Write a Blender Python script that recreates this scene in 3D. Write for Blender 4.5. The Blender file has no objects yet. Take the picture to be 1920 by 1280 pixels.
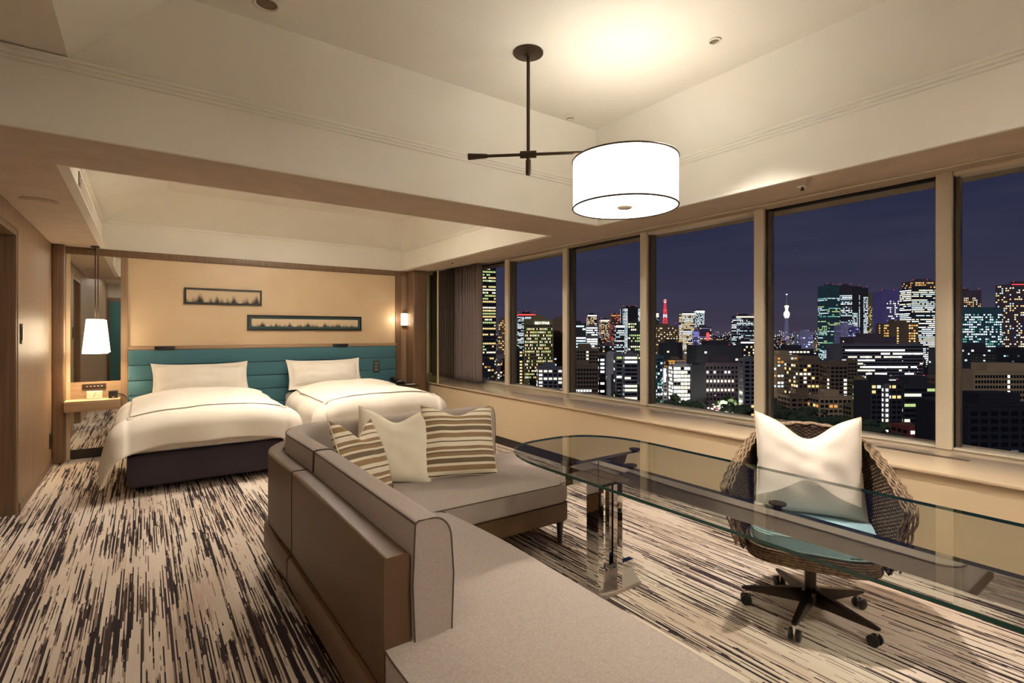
import bpy, bmesh, math, random
from mathutils import Vector, Matrix, noise
random.seed(7)
scene = bpy.context.scene
COL = scene.collection
PI = math.pi

# ------------------------------------------------------------------ camera, world, exposure
CAM_H = 1.4
YAW = math.atan(690 / 956)
cd = bpy.data.cameras.new('camera'); cam = bpy.data.objects.new('camera', cd); COL.objects.link(cam)
cam.location = (0, 0, CAM_H); cam.rotation_euler = (PI / 2, 0, -YAW)
cd.sensor_width = 36; cd.lens = 956 / 1920 * 36; cd.shift_y = -18 / 1920
cd.clip_start = 0.05; cd.clip_end = 20000
scene.camera = cam
scene.view_settings.view_transform = 'Standard'; scene.view_settings.look = 'None'
scene.view_settings.exposure = 0.9; scene.view_settings.gamma = 1.0
scene.view_settings.use_curve_mapping = False

def lin(c):
    return tuple((x / 255 / 12.92 if x / 255 <= .04045 else ((x / 255 + .055) / 1.055) ** 2.4) for x in c)

def nodes_of(m):
    m.use_nodes = True
    nt = m.node_tree
    return nt, nt.nodes, nt.links

w = bpy.data.worlds.new('night_sky'); scene.world = w; w.use_nodes = True
nt = w.node_tree; N = nt.nodes; L = nt.links; N.clear()
wo = N.new('ShaderNodeOutputWorld'); bg = N.new('ShaderNodeBackground')
tc = N.new('ShaderNodeTexCoord'); sep = N.new('ShaderNodeSeparateXYZ'); rp = N.new('ShaderNodeValToRGB')
L.new(tc.outputs['Generated'], sep.inputs[0]); L.new(sep.outputs['Z'], rp.inputs[0])
e = rp.color_ramp.elements
e[0].position = 0.0; e[0].color = (*lin((74, 66, 84)), 1)
e[1].position = 0.45; e[1].color = (*lin((34, 36, 62)), 1)
a_ = e.new(0.06); a_.color = (*lin((66, 64, 86)), 1)
a_ = e.new(0.18); a_.color = (*lin((52, 54, 80)), 1)
mp = N.new('ShaderNodeMapping'); mp.inputs['Scale'].default_value = (1.6, 1.6, 11)
nz = N.new('ShaderNodeTexNoise'); nz.inputs['Scale'].default_value = 1.7; nz.inputs['Detail'].default_value = 5
L.new(tc.outputs['Generated'], mp.inputs[0]); L.new(mp.outputs[0], nz.inputs['Vector'])
r2 = N.new('ShaderNodeValToRGB'); r2.color_ramp.elements[0].position = .45; r2.color_ramp.elements[1].position = .75
r2.color_ramp.elements[0].color = (0, 0, 0, 1); r2.color_ramp.elements[1].color = (.018, .016, .018, 1)
L.new(nz.outputs[0], r2.inputs[0])
ad = N.new('ShaderNodeMix'); ad.data_type = 'RGBA'; ad.blend_type = 'ADD'; ad.inputs[0].default_value = 1
L.new(rp.outputs[0], ad.inputs[6]); L.new(r2.outputs[0], ad.inputs[7])
L.new(ad.outputs[2], bg.inputs[0]); L.new(bg.outputs[0], wo.inputs[0]); bg.inputs[1].default_value = 0.42

WARM = (1.0, .895, .76)
def light(name, kind, loc, power, size=.05, color=WARM, rot=(0, 0, 0), spot=None, blend=.5):
    d = bpy.data.lights.new(name, kind); d.energy = power; d.color = color
    if kind == 'AREA': d.shape = 'DISK'; d.size = size
    else: d.shadow_soft_size = size
    if kind == 'SPOT': d.spot_size = spot; d.spot_blend = blend
    o = bpy.data.objects.new(name, d); COL.objects.link(o); o.location = loc; o.rotation_euler = rot
    return o
# downlights over chair and beds, then unseen fill lights added to brighten the room
light('ceiling_spot', 'SPOT', (2.67, 1.70, 3.03), 180, .02, (1, .90, .78), spot=math.radians(88), blend=1.0)
light('bed_spot', 'SPOT', (.62, 5.15, 2.93), 50, .03, WARM, spot=math.radians(95), blend=.7)
light('bed_spot', 'SPOT', (2.15, 5.55, 2.93), 50, .03, WARM, spot=math.radians(95), blend=.7)
light('entry_fill', 'AREA', (-.1, 1.0, 2.64), 6, .30)  # soft fill added out of view for the left side
light('entry_fill', 'AREA', (-.1, -1.3, 2.64), 6, .30)
light('recess_up_fill', 'AREA', (1.4, 3.90, 2.56), 12, 1.0, WARM, rot=(math.radians(152), 0, 0))  # upward fill added behind the beam, no cove strip is built
light('recess_down_fill', 'AREA', (1.4, 5.2, 2.93), 24, .5)  # fill added to brighten the beds and their recess
light('rear_fill', 'AREA', (2.2, -1.4, 2.98), 42, .40)  # broad fill added behind the camera

# ------------------------------------------------------------------ materials
MATS = {}
def bsdf(name, color, rough=.6, metal=0, spec=.5, emit=None, estr=0, sheen=0):
    m = bpy.data.materials.new(name); nt, N, L = nodes_of(m)
    b = N['Principled BSDF']; b.inputs['Base Color'].default_value = (*color, 1)
    b.inputs['Roughness'].default_value = rough; b.inputs['Metallic'].default_value = metal
    b.inputs['Specular IOR Level'].default_value = spec
    if sheen: b.inputs['Sheen Weight'].default_value = sheen
    if emit: b.inputs['Emission Color'].default_value = (*emit, 1); b.inputs['Emission Strength'].default_value = estr
    MATS[name] = m
    return m
def mix_noise(m, c2, scale, fac=(.35, .7), coord='Object', detail=4, bump=0, bdist=.002):
    """mottle the base colour with c2 through a noise of the given 3D scale"""
    nt, N, L = nodes_of(m); b = N['Principled BSDF']
    tc = N.new('ShaderNodeTexCoord'); mp = N.new('ShaderNodeMapping'); mp.inputs['Scale'].default_value = scale
    nz = N.new('ShaderNodeTexNoise'); nz.inputs['Scale'].default_value = 1; nz.inputs['Detail'].default_value = detail
    L.new(tc.outputs[coord], mp.inputs[0]); L.new(mp.outputs[0], nz.inputs['Vector'])
    rp = N.new('ShaderNodeValToRGB'); e = rp.color_ramp.elements
    e[0].position = fac[0]; e[1].position = fac[1]
    e[0].color = b.inputs['Base Color'].default_value; e[1].color = (*c2, 1)
    L.new(nz.outputs[0], rp.inputs[0]); L.new(rp.outputs[0], b.inputs['Base Color'])
    if bump:
        bp = N.new('ShaderNodeBump'); bp.inputs['Strength'].default_value = bump; bp.inputs['Distance'].default_value = bdist
        L.new(nz.outputs[0], bp.inputs['Height']); L.new(bp.outputs[0], b.inputs['Normal'])
    return m
def weave(m, sc, strength=.5, dist=.001, c2=None, amt=.5):
    """woven cloth: two crossed fine waves for relief, mottled colour"""
    nt, N, L = nodes_of(m); b = N['Principled BSDF']
    tc = N.new('ShaderNodeTexCoord')
    out = []
    for k in range(2):
        mp = N.new('ShaderNodeMapping')
        mp.inputs['Scale'].default_value = (sc, sc, sc * .2) if k else (sc * .2, sc * .2, sc)
        nz = N.new('ShaderNodeTexNoise'); nz.inputs['Scale'].default_value = 1; nz.inputs['Detail'].default_value = 2
        L.new(tc.outputs['Object'], mp.inputs[0]); L.new(mp.outputs[0], nz.inputs['Vector']); out.append(nz)
    mx = N.new('ShaderNodeMix'); mx.data_type = 'FLOAT'; mx.inputs[0].default_value = .5
    L.new(out[0].outputs[0], mx.inputs[2]); L.new(out[1].outputs[0], mx.inputs[3])
    bp = N.new('ShaderNodeBump'); bp.inputs['Strength'].default_value = strength; bp.inputs['Distance'].default_value = dist
    L.new(mx.outputs[0], bp.inputs['Height']); L.new(bp.outputs[0], b.inputs['Normal'])
    if c2:
        rp = N.new('ShaderNodeValToRGB'); e = rp.color_ramp.elements
        e[0].position = .5 - amt * .3; e[1].position = .5 + amt * .3
        e[0].color = b.inputs['Base Color'].default_value; e[1].color = (*c2, 1)
        L.new(mx.outputs[0], rp.inputs[0]); L.new(rp.outputs[0], b.inputs['Base Color'])
    return m
def thin_glass(name, tint, ior=1.45, rough=0.0, boost=1.0):
    m = bpy.data.materials.new(name); nt, N, L = nodes_of(m); N.clear()
    o = N.new('ShaderNodeOutputMaterial'); t = N.new('ShaderNodeBsdfTransparent'); g = N.new('ShaderNodeBsdfGlossy')
    f = N.new('ShaderNodeFresnel'); f.inputs[0].default_value = ior
    mu = N.new('ShaderNodeMath'); mu.operation = 'MULTIPLY'; mu.inputs[1].default_value = boost; mu.use_clamp = True
    x = N.new('ShaderNodeMixShader'); t.inputs[0].default_value = (*tint, 1); g.inputs['Roughness'].default_value = rough
    ge = N.new('ShaderNodeNewGeometry'); iv = N.new('ShaderNodeMath'); iv.operation = 'SUBTRACT'; iv.inputs[0].default_value = 1.0; L.new(ge.outputs['Backfacing'], iv.inputs[1])
    m0 = N.new('ShaderNodeMath'); m0.operation = 'MULTIPLY'; L.new(f.outputs[0], m0.inputs[0]); L.new(iv.outputs[0], m0.inputs[1]); L.new(m0.outputs[0], mu.inputs[0]); L.new(mu.outputs[0], x.inputs[0]); L.new(t.outputs[0], x.inputs[1]); L.new(g.outputs[0], x.inputs[2])
    L.new(x.outputs[0], o.inputs[0]); MATS[name] = m
    return m
def emit(name, color, s):
    m = bpy.data.materials.new(name); nt, N, L = nodes_of(m); N.clear()
    o = N.new('ShaderNodeOutputMaterial'); e = N.new('ShaderNodeEmission'); e.inputs[0].default_value = (*color, 1); e.inputs[1].default_value = s
    L.new(e.outputs[0], o.inputs[0]); MATS[name] = m
    return m

plaster = mix_noise(bsdf('plaster', lin((236, 231, 219)), .75), lin((231, 225, 211)), (2, 2, 2))
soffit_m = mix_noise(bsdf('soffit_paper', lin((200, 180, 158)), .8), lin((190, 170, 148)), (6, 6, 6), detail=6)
wallpaper = weave(bsdf('wallpaper', lin((222, 200, 166)), .8), 500, .25, .0006, lin((214, 190, 154)), .8)
panel_cream = mix_noise(bsdf('panel_cream', lin((214, 188, 152)), .38), lin((208, 180, 144)), (3, 3, 3))
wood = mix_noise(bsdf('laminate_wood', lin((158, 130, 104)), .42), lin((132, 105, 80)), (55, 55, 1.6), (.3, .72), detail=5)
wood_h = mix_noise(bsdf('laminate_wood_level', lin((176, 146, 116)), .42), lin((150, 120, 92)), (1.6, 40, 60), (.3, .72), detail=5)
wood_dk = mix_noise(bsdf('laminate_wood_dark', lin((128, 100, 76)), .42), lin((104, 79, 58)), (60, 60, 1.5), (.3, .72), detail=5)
dark_base = bsdf('dark_plinth', lin((46, 36, 32)), .5)
stone = mix_noise(bsdf('sill_stone', lin((224, 202, 172)), .10, spec=.5), lin((208, 184, 152)), (2.4, 1.2, 2), (.3, .75), detail=8)
alu = bsdf('satin_aluminium', lin((242, 230, 208)), .42, 0)
alu_dk = bsdf('dark_window_frame', lin((118, 108, 98)), .4, .3)
seal = bsdf('black_seal', lin((20, 20, 20)), .6)
win_glass = thin_glass('window_glass', (.95, .96, .97), 1.06, boost=.5)
side_glass = thin_glass('tinted_side_glass', (.72, .76, .66), 1.4)
mirror_m = bsdf('mirror', (.80, .80, .76), .02, 1)
teal = weave(bsdf('teal_velvet', lin((64, 114, 126)), .75, sheen=.3), 400, .2, .0006, lin((56, 104, 116)), .8)
linen_w = mix_noise(bsdf('white_bed_linen', lin((238, 230, 216)), .85, sheen=.2), lin((232, 222, 206)), (5, 5, 5))
bed_dark = weave(bsdf('bed_base_cloth', lin((62, 54, 62)), .9), 700, .3, .0008)
sofa_gr = weave(bsdf('sofa_weave', lin((186, 174, 164)), .92, sheen=.15), 820, .9, .0012, lin((134, 121, 112)), 1.0)
sofa_br = weave(bsdf('sofa_brown_cover', lin((100, 73, 44)), .42), 700, .5, .0007, lin((78, 56, 34)), .9)
piping_m = bsdf('dark_piping', lin((84, 70, 60)), .8)
leg_m = bsdf('dark_wood_leg', lin((58, 46, 40)), .45)
cream_cloth = weave(bsdf('cream_cushion_cloth', lin((238, 230, 208)), .88, sheen=.2), 500, .3, .0006)
pearl_cloth = weave(bsdf('pearl_cushion_cloth', lin((226, 214, 202)), .6, sheen=.2), 600, .2, .0005)
chrome = bsdf('polished_chrome', (.86, .84, .82), .03, 1)
bronze = bsdf('dark_bronze', lin((74, 60, 46)), .38, .75)
black_pl = bsdf('black_plastic', lin((24, 22, 22)), .35)
white_pl = bsdf('white_plastic', lin((225, 216, 200)), .45)
lens_m = bsdf('detector_lens', lin((150, 140, 120)), .2, .6)
frame_bk = bsdf('black_picture_frame', lin((26, 20, 18)), .35)
mat_teal = bsdf('dusky_teal_mount', lin((60, 84, 84)), .8)
wicker_a = mix_noise(bsdf('wicker', lin((134, 104, 76)), .5), lin((78, 58, 42)), (60, 60, 60), (.35, .65), bump=.4)
wicker_b = mix_noise(bsdf('wicker_pale', lin((152, 124, 94)), .48), lin((98, 76, 56)), (70, 70, 70), (.35, .65))
wicker_c = bsdf('wicker_core', lin((52, 40, 32)), .7)
seat_blue = weave(bsdf('pale_blue_seat_cloth', lin((172, 208, 222)), .7), 500, .3, .0006)
chair_metal = bsdf('gunmetal', lin((60, 52, 46)), .28, .8)
curtain_m = weave(bsdf('taupe_curtain_cloth', lin((158, 142, 140)), .85, sheen=.2), 500, .3, .0006, lin((138, 122, 120)), .8)
shade_m = bsdf('lit_white_shade', (.85, .83, .78), .8, emit=(1, .96, .89), estr=2.3)
diff_m = bsdf('lit_diffuser', (.85, .83, .78), .5, emit=(1, .95, .87), estr=2.4)
shade_s = bsdf('lit_small_shade', (.85, .8, .7), .8, emit=(1, .82, .56), estr=5.0)
lamp_strip = emit('lit_wall_lamp', (1, .84, .62), 3)
grille = bsdf('grille_grey', lin((120, 104, 86)), .5, .3)
table_top_m = thin_glass('table_glass', (.86, .88, .855), 1.38)
table_edge = bsdf('green_glass_edge', lin((4, 66, 54)), .08, spec=.9)
teal_door = bsdf('teal_door_panel', lin((58, 108, 112)), .5)

def carpet():
    m = bpy.data.materials.new('streaked_carpet'); nt, N, L = nodes_of(m); b = N['Principled BSDF']
    b.inputs['Roughness'].default_value = .95; b.inputs['Specular IOR Level'].default_value = .1
    def M(op, a, c=None, d=None):
        n = N.new('ShaderNodeMath'); n.operation = op
        for i, v in enumerate((a, c, d)):
            if v is None: continue
            if isinstance(v, (int, float)): n.inputs[i].default_value = v
            else: L.new(v, n.inputs[i])
        return n.outputs[0]
    tc = N.new('ShaderNodeTexCoord'); s = N.new('ShaderNodeSeparateXYZ'); L.new(tc.outputs['Object'], s.inputs[0])
    X, Y = s.outputs['X'], s.outputs['Y']
    def comb(x, y, z=0.0):
        c = N.new('ShaderNodeCombineXYZ')
        for i, v in enumerate((x, y, z)):
            if isinstance(v, (int, float)): c.inputs[i].default_value = v
            else: L.new(v, c.inputs[i])
        return c.outputs[0]
    def rnd(v, seed):
        n = N.new('ShaderNodeTexWhiteNoise'); n.noise_dimensions = '2D'; L.new(comb(v, seed), n.inputs['Vector']); return n.outputs['Value']
    def nz(vec, sc, det=2):
        n = N.new('ShaderNodeTexNoise'); n.inputs['Scale'].default_value = sc; n.inputs['Detail'].default_value = det
        L.new(vec, n.inputs['Vector']); return n.outputs[0]
    ix = M('FLOOR', M('MULTIPLY', X, 165.0))
    ix3 = M('FLOOR', M('MULTIPLY', X, 82.0))
    def rnd2(a, b_, seed):
        n = N.new('ShaderNodeTexWhiteNoise'); n.noise_dimensions = '3D'; L.new(comb(a, b_, seed), n.inputs['Vector']); return n.outputs['Value']
    # every yarn column is cut into segments of its own length
    def seg(idx, rate, seed): return M('FLOOR', M('ADD', M('MULTIPLY', Y, rate), M('MULTIPLY', rnd(idx, seed), 37.0)))
    s1 = rnd2(ix, seg(ix, 1.9, 1.0), 2.0); s2 = rnd2(ix, seg(ix, 8.0, 5.0), 8.0); s3 = rnd2(ix3, seg(ix3, 2.8, 11.0), 6.0)
    yj = M('ADD', Y, M('MULTIPLY', M('SUBTRACT', rnd(ix3, 3.0), .5), .35))
    blk = nz(comb(M('MULTIPLY', X, 5.2), M('MULTIPLY', yj, 1.45), 4.0), 1.0, 2)
    wide = nz(comb(M('MULTIPLY', X, .9), M('MULTIPLY', Y, .5), 14.0), 1.0, 1)
    dens = M('ADD', M('MULTIPLY', M('SUBTRACT', blk, .455), 4.6), M('MULTIPLY', M('SUBTRACT', wide, .5), 1.0))
    pick = M('ADD', M('MULTIPLY', s1, .68), M('ADD', M('MULTIPLY', s2, .16), M('MULTIPLY', s3, .30)))
    d2 = M('SUBTRACT', dens, M('MULTIPLY', M('SUBTRACT', pick, .33), 2.9))
    dark = M('GREATER_THAN', d2, .0)
    mid = M('GREATER_THAN', d2, -.34)
    hue = rnd(ix, 17.0); tan = nz(comb(M('MULTIPLY', X, 3.0), M('MULTIPLY', yj, 1.1), 9.0), 1.0, 2)
    def ramp(f, stops):
        r = N.new('ShaderNodeValToRGB'); e = r.color_ramp.elements
        e[0].position, e[0].color = stops[0][0], (*lin(stops[0][1]), 1); e[1].position, e[1].color = stops[-1][0], (*lin(stops[-1][1]), 1)
        for p, c in stops[1:-1]: k = e.new(p); k.color = (*lin(c), 1)
        L.new(f, r.inputs[0]); return r.outputs[0]
    base = ramp(tan, [(.3, (218, 205, 192)), (.55, (204, 188, 172)), (.7, (186, 166, 150))])
    darkc = ramp(hue, [(0, (46, 40, 42)), (.45, (56, 48, 50)), (.8, (66, 52, 58)), (1, (84, 68, 60))])
    midc = ramp(hue, [(0, (128, 110, 100)), (.5, (160, 142, 126)), (1, (116, 98, 92))])
    def mx(f, a, c):
        n = N.new('ShaderNodeMix'); n.data_type = 'RGBA'; L.new(f, n.inputs[0]); L.new(a, n.inputs[6]); L.new(c, n.inputs[7]); return n.outputs[2]
    c = mx(dark, mx(mid, base, midc), darkc)
    L.new(c, b.inputs['Base Color'])
    fx = M('FRACT', M('MULTIPLY', X, 165.0)); rib = M('SINE', M('MULTIPLY', fx, PI))
    hgt = M('ADD', M('MULTIPLY', rib, .6), M('MULTIPLY', nz(comb(M('MULTIPLY', X, 400.0), M('MULTIPLY', Y, 260.0)), 1.0, 1), .6))
    bp = N.new('ShaderNodeBump'); bp.inputs['Strength'].default_value = .6; bp.inputs['Distance'].default_value = .003
    L.new(hgt, bp.inputs['Height']); L.new(bp.outputs[0], b.inputs['Normal'])
    return m
carpet_m = carpet()

def striped(name, axis, period, off=0.0, ang=0.0):
    m = bpy.data.materials.new(name); nt, N, L = nodes_of(m); b = N['Principled BSDF']; b.inputs['Roughness'].default_value = .9
    tc = N.new('ShaderNodeTexCoord'); mp = N.new('ShaderNodeMapping'); s = N.new('ShaderNodeSeparateXYZ')
    mp.inputs['Rotation'].default_value = (0, ang, 0)
    L.new(tc.outputs['Object'], mp.inputs[0]); L.new(mp.outputs[0], s.inputs[0])
    d = N.new('ShaderNodeMath'); d.operation = 'MULTIPLY_ADD'; d.inputs[1].default_value = 1 / period; d.inputs[2].default_value = off
    L.new(s.outputs[axis], d.inputs[0]); f = N.new('ShaderNodeMath'); f.operation = 'FRACT'; L.new(d.outputs[0], f.inputs[0])
    r = N.new('ShaderNodeValToRGB'); r.color_ramp.interpolation = 'CONSTANT'; e = r.color_ramp.elements
    cr, tn, gr = lin((240, 230, 206)), lin((158, 130, 96)), lin((122, 106, 84))
    st = [(0, cr), (.13, gr), (.17, cr), (.27, tn), (.42, cr), (.50, gr), (.64, cr), (.70, tn), (.80, gr), (.84, cr), (.90, tn)]
    e[0].position = 0; e[0].color = (*cr, 1); e[1].position = st[-1][0]; e[1].color = (*st[-1][1], 1)
    for p, c in st[1:-1]: k = e.new(p); k.color = (*c, 1)
    L.new(f.outputs[0], r.inputs[0]); L.new(r.outputs[0], b.inputs['Base Color'])
    return m

def art_print(name, fill, nx, top):
    """misty row of dark trees along the lower edge of a pale sheet (flat print)"""
    m = bpy.data.materials.new(name); nt, N, L = nodes_of(m); b = N['Principled BSDF']; b.inputs['Roughness'].default_value = .6
    tc = N.new('ShaderNodeTexCoord'); s = N.new('ShaderNodeSeparateXYZ'); L.new(tc.outputs['Generated'], s.inputs[0])
    c = N.new('ShaderNodeCombineXYZ'); mu = N.new('ShaderNodeMath'); mu.operation = 'MULTIPLY'; mu.inputs[1].default_value = nx
    L.new(s.outputs['X'], mu.inputs[0]); L.new(mu.outputs[0], c.inputs['X'])
    n1 = N.new('ShaderNodeTexNoise'); n1.inputs['Scale'].default_value = 1; n1.inputs['Detail'].default_value = 1; L.new(c.outputs[0], n1.inputs['Vector'])
    c2 = N.new('ShaderNodeMapping'); c2.inputs['Scale'].default_value = (nx * 8, 1, 14)
    L.new(tc.outputs['Generated'], c2.inputs[0])
    n2 = N.new('ShaderNodeTexNoise'); n2.inputs['Scale'].default_value = 1; n2.inputs['Detail'].default_value = 4; L.new(c2.outputs[0], n2.inputs['Vector'])
    def M(op, a, b_, cl=False):
        n = N.new('ShaderNodeMath'); n.operation = op; n.use_clamp = cl
        for i, v in enumerate((a, b_)):
            if isinstance(v, (int, float)): n.inputs[i].default_value = v
            else: L.new(v, n.inputs[i])
        return n.outputs[0]
    hgt = M('MULTIPLY', M('SUBTRACT', n1.outputs[0], .33), top * 4.6)
    f = M('ADD', M('SUBTRACT', hgt, s.outputs['Z']), M('MULTIPLY', M('SUBTRACT', n2.outputs[0], .5), 1.1))
    f = M('MULTIPLY', f, 2.1, True)
    mx = N.new('ShaderNodeMix'); mx.data_type = 'RGBA'; L.new(f, mx.inputs[0]); mx.inputs[6].default_value = (*fill, 1); mx.inputs[7].default_value = (*lin((38, 32, 28)), 1)
    L.new(mx.outputs[2], b.inputs['Base Color'])
    return m

# ------------------------------------------------------------------ geometry helpers
def W(o):
    v = Vector(o.location)
    while o.parent: o = o.parent; v = v + Vector(o.location)
    return v
def link(name, me, mat, parent, smooth=False, world=True):
    o = bpy.data.objects.new(name, me); COL.objects.link(o)
    if isinstance(mat, (list, tuple)):
        for x in mat: me.materials.append(x)
    elif mat: me.materials.append(mat)
    if smooth:
        for p in me.polygons: p.use_smooth = True
    if parent:
        o.parent = parent
        if world:
            me.transform(Matrix.Translation(-W(parent)))
    return o
def bm_obj(name, bm, mat, parent=None, smooth=False, world=True, auto=None):
    bmesh.ops.recalc_face_normals(bm, faces=bm.faces)
    me = bpy.data.meshes.new(name); bm.to_mesh(me); bm.free()
    o = link(name, me, mat, parent, smooth or auto is not None, world)
    if auto is not None: me.set_sharp_from_angle(angle=math.radians(auto))
    return o
def box(bm, x0, x1, y0, y1, z0, z1, bev=0, seg=2, M=None):
    r = bmesh.ops.create_cube(bm, size=1)
    vs = r['verts']
    for v in vs:
        v.co = Vector(((x0 + x1) / 2 + v.co.x * (x1 - x0), (y0 + y1) / 2 + v.co.y * (y1 - y0), (z0 + z1) / 2 + v.co.z * (z1 - z0)))
    if bev:
        es = list({e for v in vs for e in v.link_edges})
        r = bmesh.ops.bevel(bm, geom=es, offset=bev, segments=seg, affect='EDGES', profile=.5)
        vs = r['verts']
    if M is not None:
        bmesh.ops.transform(bm, matrix=M, verts=vs)
    return vs
def boxo(name, x0, x1, y0, y1, z0, z1, mat, parent=None, bev=0, seg=2, M=None, world=True):
    bm = bmesh.new(); box(bm, x0, x1, y0, y1, z0, z1, bev, seg, M)
    return bm_obj(name, bm, mat, parent, world=world, auto=35 if bev else None)
def prism(bm, pts, z0, z1):
    lo = [bm.verts.new((x, y, z0)) for x, y in pts]; hi = [bm.verts.new((x, y, z1)) for x, y in pts]
    n = len(pts)
    bm.faces.new(lo[::-1]); bm.faces.new(hi)
    side = [bm.faces.new((lo[i], lo[(i + 1) % n], hi[(i + 1) % n], hi[i])) for i in range(n)]
    return side
def lathe(bm, prof, c=(0, 0, 0), n=24, axis='Z', cap=True):
    rings = []
    for r, h in prof:
        ring = []
        for i in range(n):
            a = 2 * PI * i / n; p = (r * math.cos(a), r * math.sin(a), h)
            if axis == 'X': p = (h, p[0], p[1])
            if axis == 'Y': p = (p[0], h, p[1])
            ring.append(bm.verts.new((p[0] + c[0], p[1] + c[1], p[2] + c[2])))
        rings.append(ring)
    for a, b in zip(rings, rings[1:]):
        for i in range(n): bm.faces.new((a[i], a[(i + 1) % n], b[(i + 1) % n], b[i]))
    if cap: bm.faces.new(rings[0][::-1]); bm.faces.new(rings[-1])
def tube(bm, pts, r, n=8, closed=False, cap=True):
    pts = [Vector(p) for p in pts]; rings = []; m = len(pts); up = Vector((0, 0, 1)); ref = None
    rr = r if isinstance(r, (list, tuple)) else [r] * m
    for i, p in enumerate(pts):
        a = pts[(i - 1) % m] if (closed or i > 0) else p
        b = pts[(i + 1) % m] if (closed or i < m - 1) else p
        t = (b - a).normalized()
        if ref is None: ref = up if abs(t.z) < .9 else Vector((1, 0, 0))
        u = t.cross(ref).normalized(); v = t.cross(u).normalized(); ref = -v if False else ref
        rings.append([bm.verts.new(p + (u * math.cos(2 * PI * k / n) + v * math.sin(2 * PI * k / n)) * rr[i]) for k in range(n)])
    q = m if closed else m - 1
    for i in range(q):
        a, b = rings[i], rings[(i + 1) % m]
        for k in range(n): bm.faces.new((a[k], a[(k + 1) % n], b[(k + 1) % n], b[k]))
    if not closed and cap: bm.faces.new(rings[0][::-1]); bm.faces.new(rings[-1])
def tag(o, label=None, cat=None, group=None, kind=None):
    if label: o['label'] = label
    if cat: o['category'] = cat
    if group: o['group'] = group
    if kind: o['kind'] = kind
    return o
def thing(name, label, cat, loc=(0, 0, 0), group=None, rz=0):
    o = bpy.data.objects.new(name, None); COL.objects.link(o); o.location = loc; o.rotation_euler = (0, 0, rz)
    o.empty_display_size = .1
    return tag(o, label, cat, group)
def struct(o): o['kind'] = 'structure'; return o

# ------------------------------------------------------------------ the room shell
XL, YB, ZS = -.79, 7.40, 2.333          # left wall, headboard wall, soffit
XW, XG, YR = 3.604, 4.42, -2.70         # wall under the windows, glass plane, rear wall
XE, YE = 3.235, 3.195                   # edges of the big ceiling recess
struct(boxo('floor', XL - .6, XG + .3, YR - .3, YB + .3, -.12, 0, carpet_m))
# left wall with a door opening
bm = bmesh.new()
box(bm, XL - .3, XL, 5.44, YB + .3, 0, 2.75); box(bm, XL - .3, XL, YR, 4.45, 0, 2.75); box(bm, XL - .3, XL, 4.45, 5.44, 2.19, 2.75)
struct(bm_obj('wall_left', bm, wood))
d1 = bpy.data.objects.new('door_1', None); COL.objects.link(d1); d1.location = (XL - .1, 4.95, 0); struct(d1)
boxo('door_leaf', XL - .17, XL - .13, 4.49, 5.40, .01, 2.15, wood_dk, d1)
boxo('door_frame', XL - .2, XL - .005, 5.39, 5.438, 0, 2.188, wood_dk, d1)
boxo('door_frame', XL - .2, XL - .005, 4.452, 4.50, 0, 2.188, wood_dk, d1)
boxo('door_frame', XL - .2, XL - .005, 4.50, 5.39, 2.14, 2.188, wood_dk, d1)
struct(boxo('baseboard_left', XL + .001, XL + .012, 5.45, 7.18, 0, .07, wood_dk))
struct(boxo('wall_back', XL - .3, XW, YB, YB + .3, 0, 2.75, plaster))
struct(boxo('wall_front', XL - .6, XG + .3, YR - .3, YR, 0, 3.3, plaster))
struct(boxo('wall_right', XW, XG + .3, YR, YB, 0, .60, wallpaper))
struct(boxo('baseboard_right', XW - .012, XW - .0005, YR, YB - .01, 0, .095, dark_base))
sill = struct(boxo('trim_1', XW - .022, XG + .1, YR, YB - .003, .60, .62, stone, bev=.004))
# ceilings
ceil = bpy.data.objects.new('ceiling', None); COL.objects.link(ceil); struct(ceil)
bm = bmesh.new()
def fix_down(bm):
    bmesh.ops.recalc_face_normals(bm, faces=bm.faces)
    f = max(bm.faces, key=lambda q: q.calc_center_median().z); f.normal_update()
    if f.normal.z > 0: bmesh.ops.reverse_faces(bm, faces=bm.faces)
def quad(bm, *p): bm.faces.new([bm.verts.new(q) for q in p])
Y2a, X2a, X2b = 3.79, -.40, XE          # bed recess
# soffit slabs (thick)
box(bm, XL - .3, XW + .02, YE, Y2a, ZS, 3.4)                 # beam across the room
box(bm, XL - .3, X2a, Y2a, YB + .3, ZS, 3.4)                 # left of bed recess
box(bm, X2b, XW + .02, YR, YE, ZS, 3.4)                      # along the windows
box(bm, X2b, XW + .02, Y2a, YB + .3, ZS, 3.4)
o = bm_obj('soffit', bm, soffit_m, ceil)
box_p = bmesh.new()
box(box_p, XW + .02, XG + .3, YR - .3, YB + .3, 2.46, 3.4)   # raised pocket over the windows
o = bm_obj('window_pocket', box_p, soffit_m, ceil)
# plaster faces of the beams (a thin lining over the soffit slabs)
def lining(name, x0, x1, y0, y1, z0, z1): return boxo(name, x0, x1, y0, y1, z0, z1, plaster, ceil)
lining('beam_lining', XL - .3, XE, YE - .012, YE, ZS + .012, 3.3)
lining('beam_lining', XE - .012, XE, YR, YE - .012, ZS + .012, 3.3)
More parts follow.
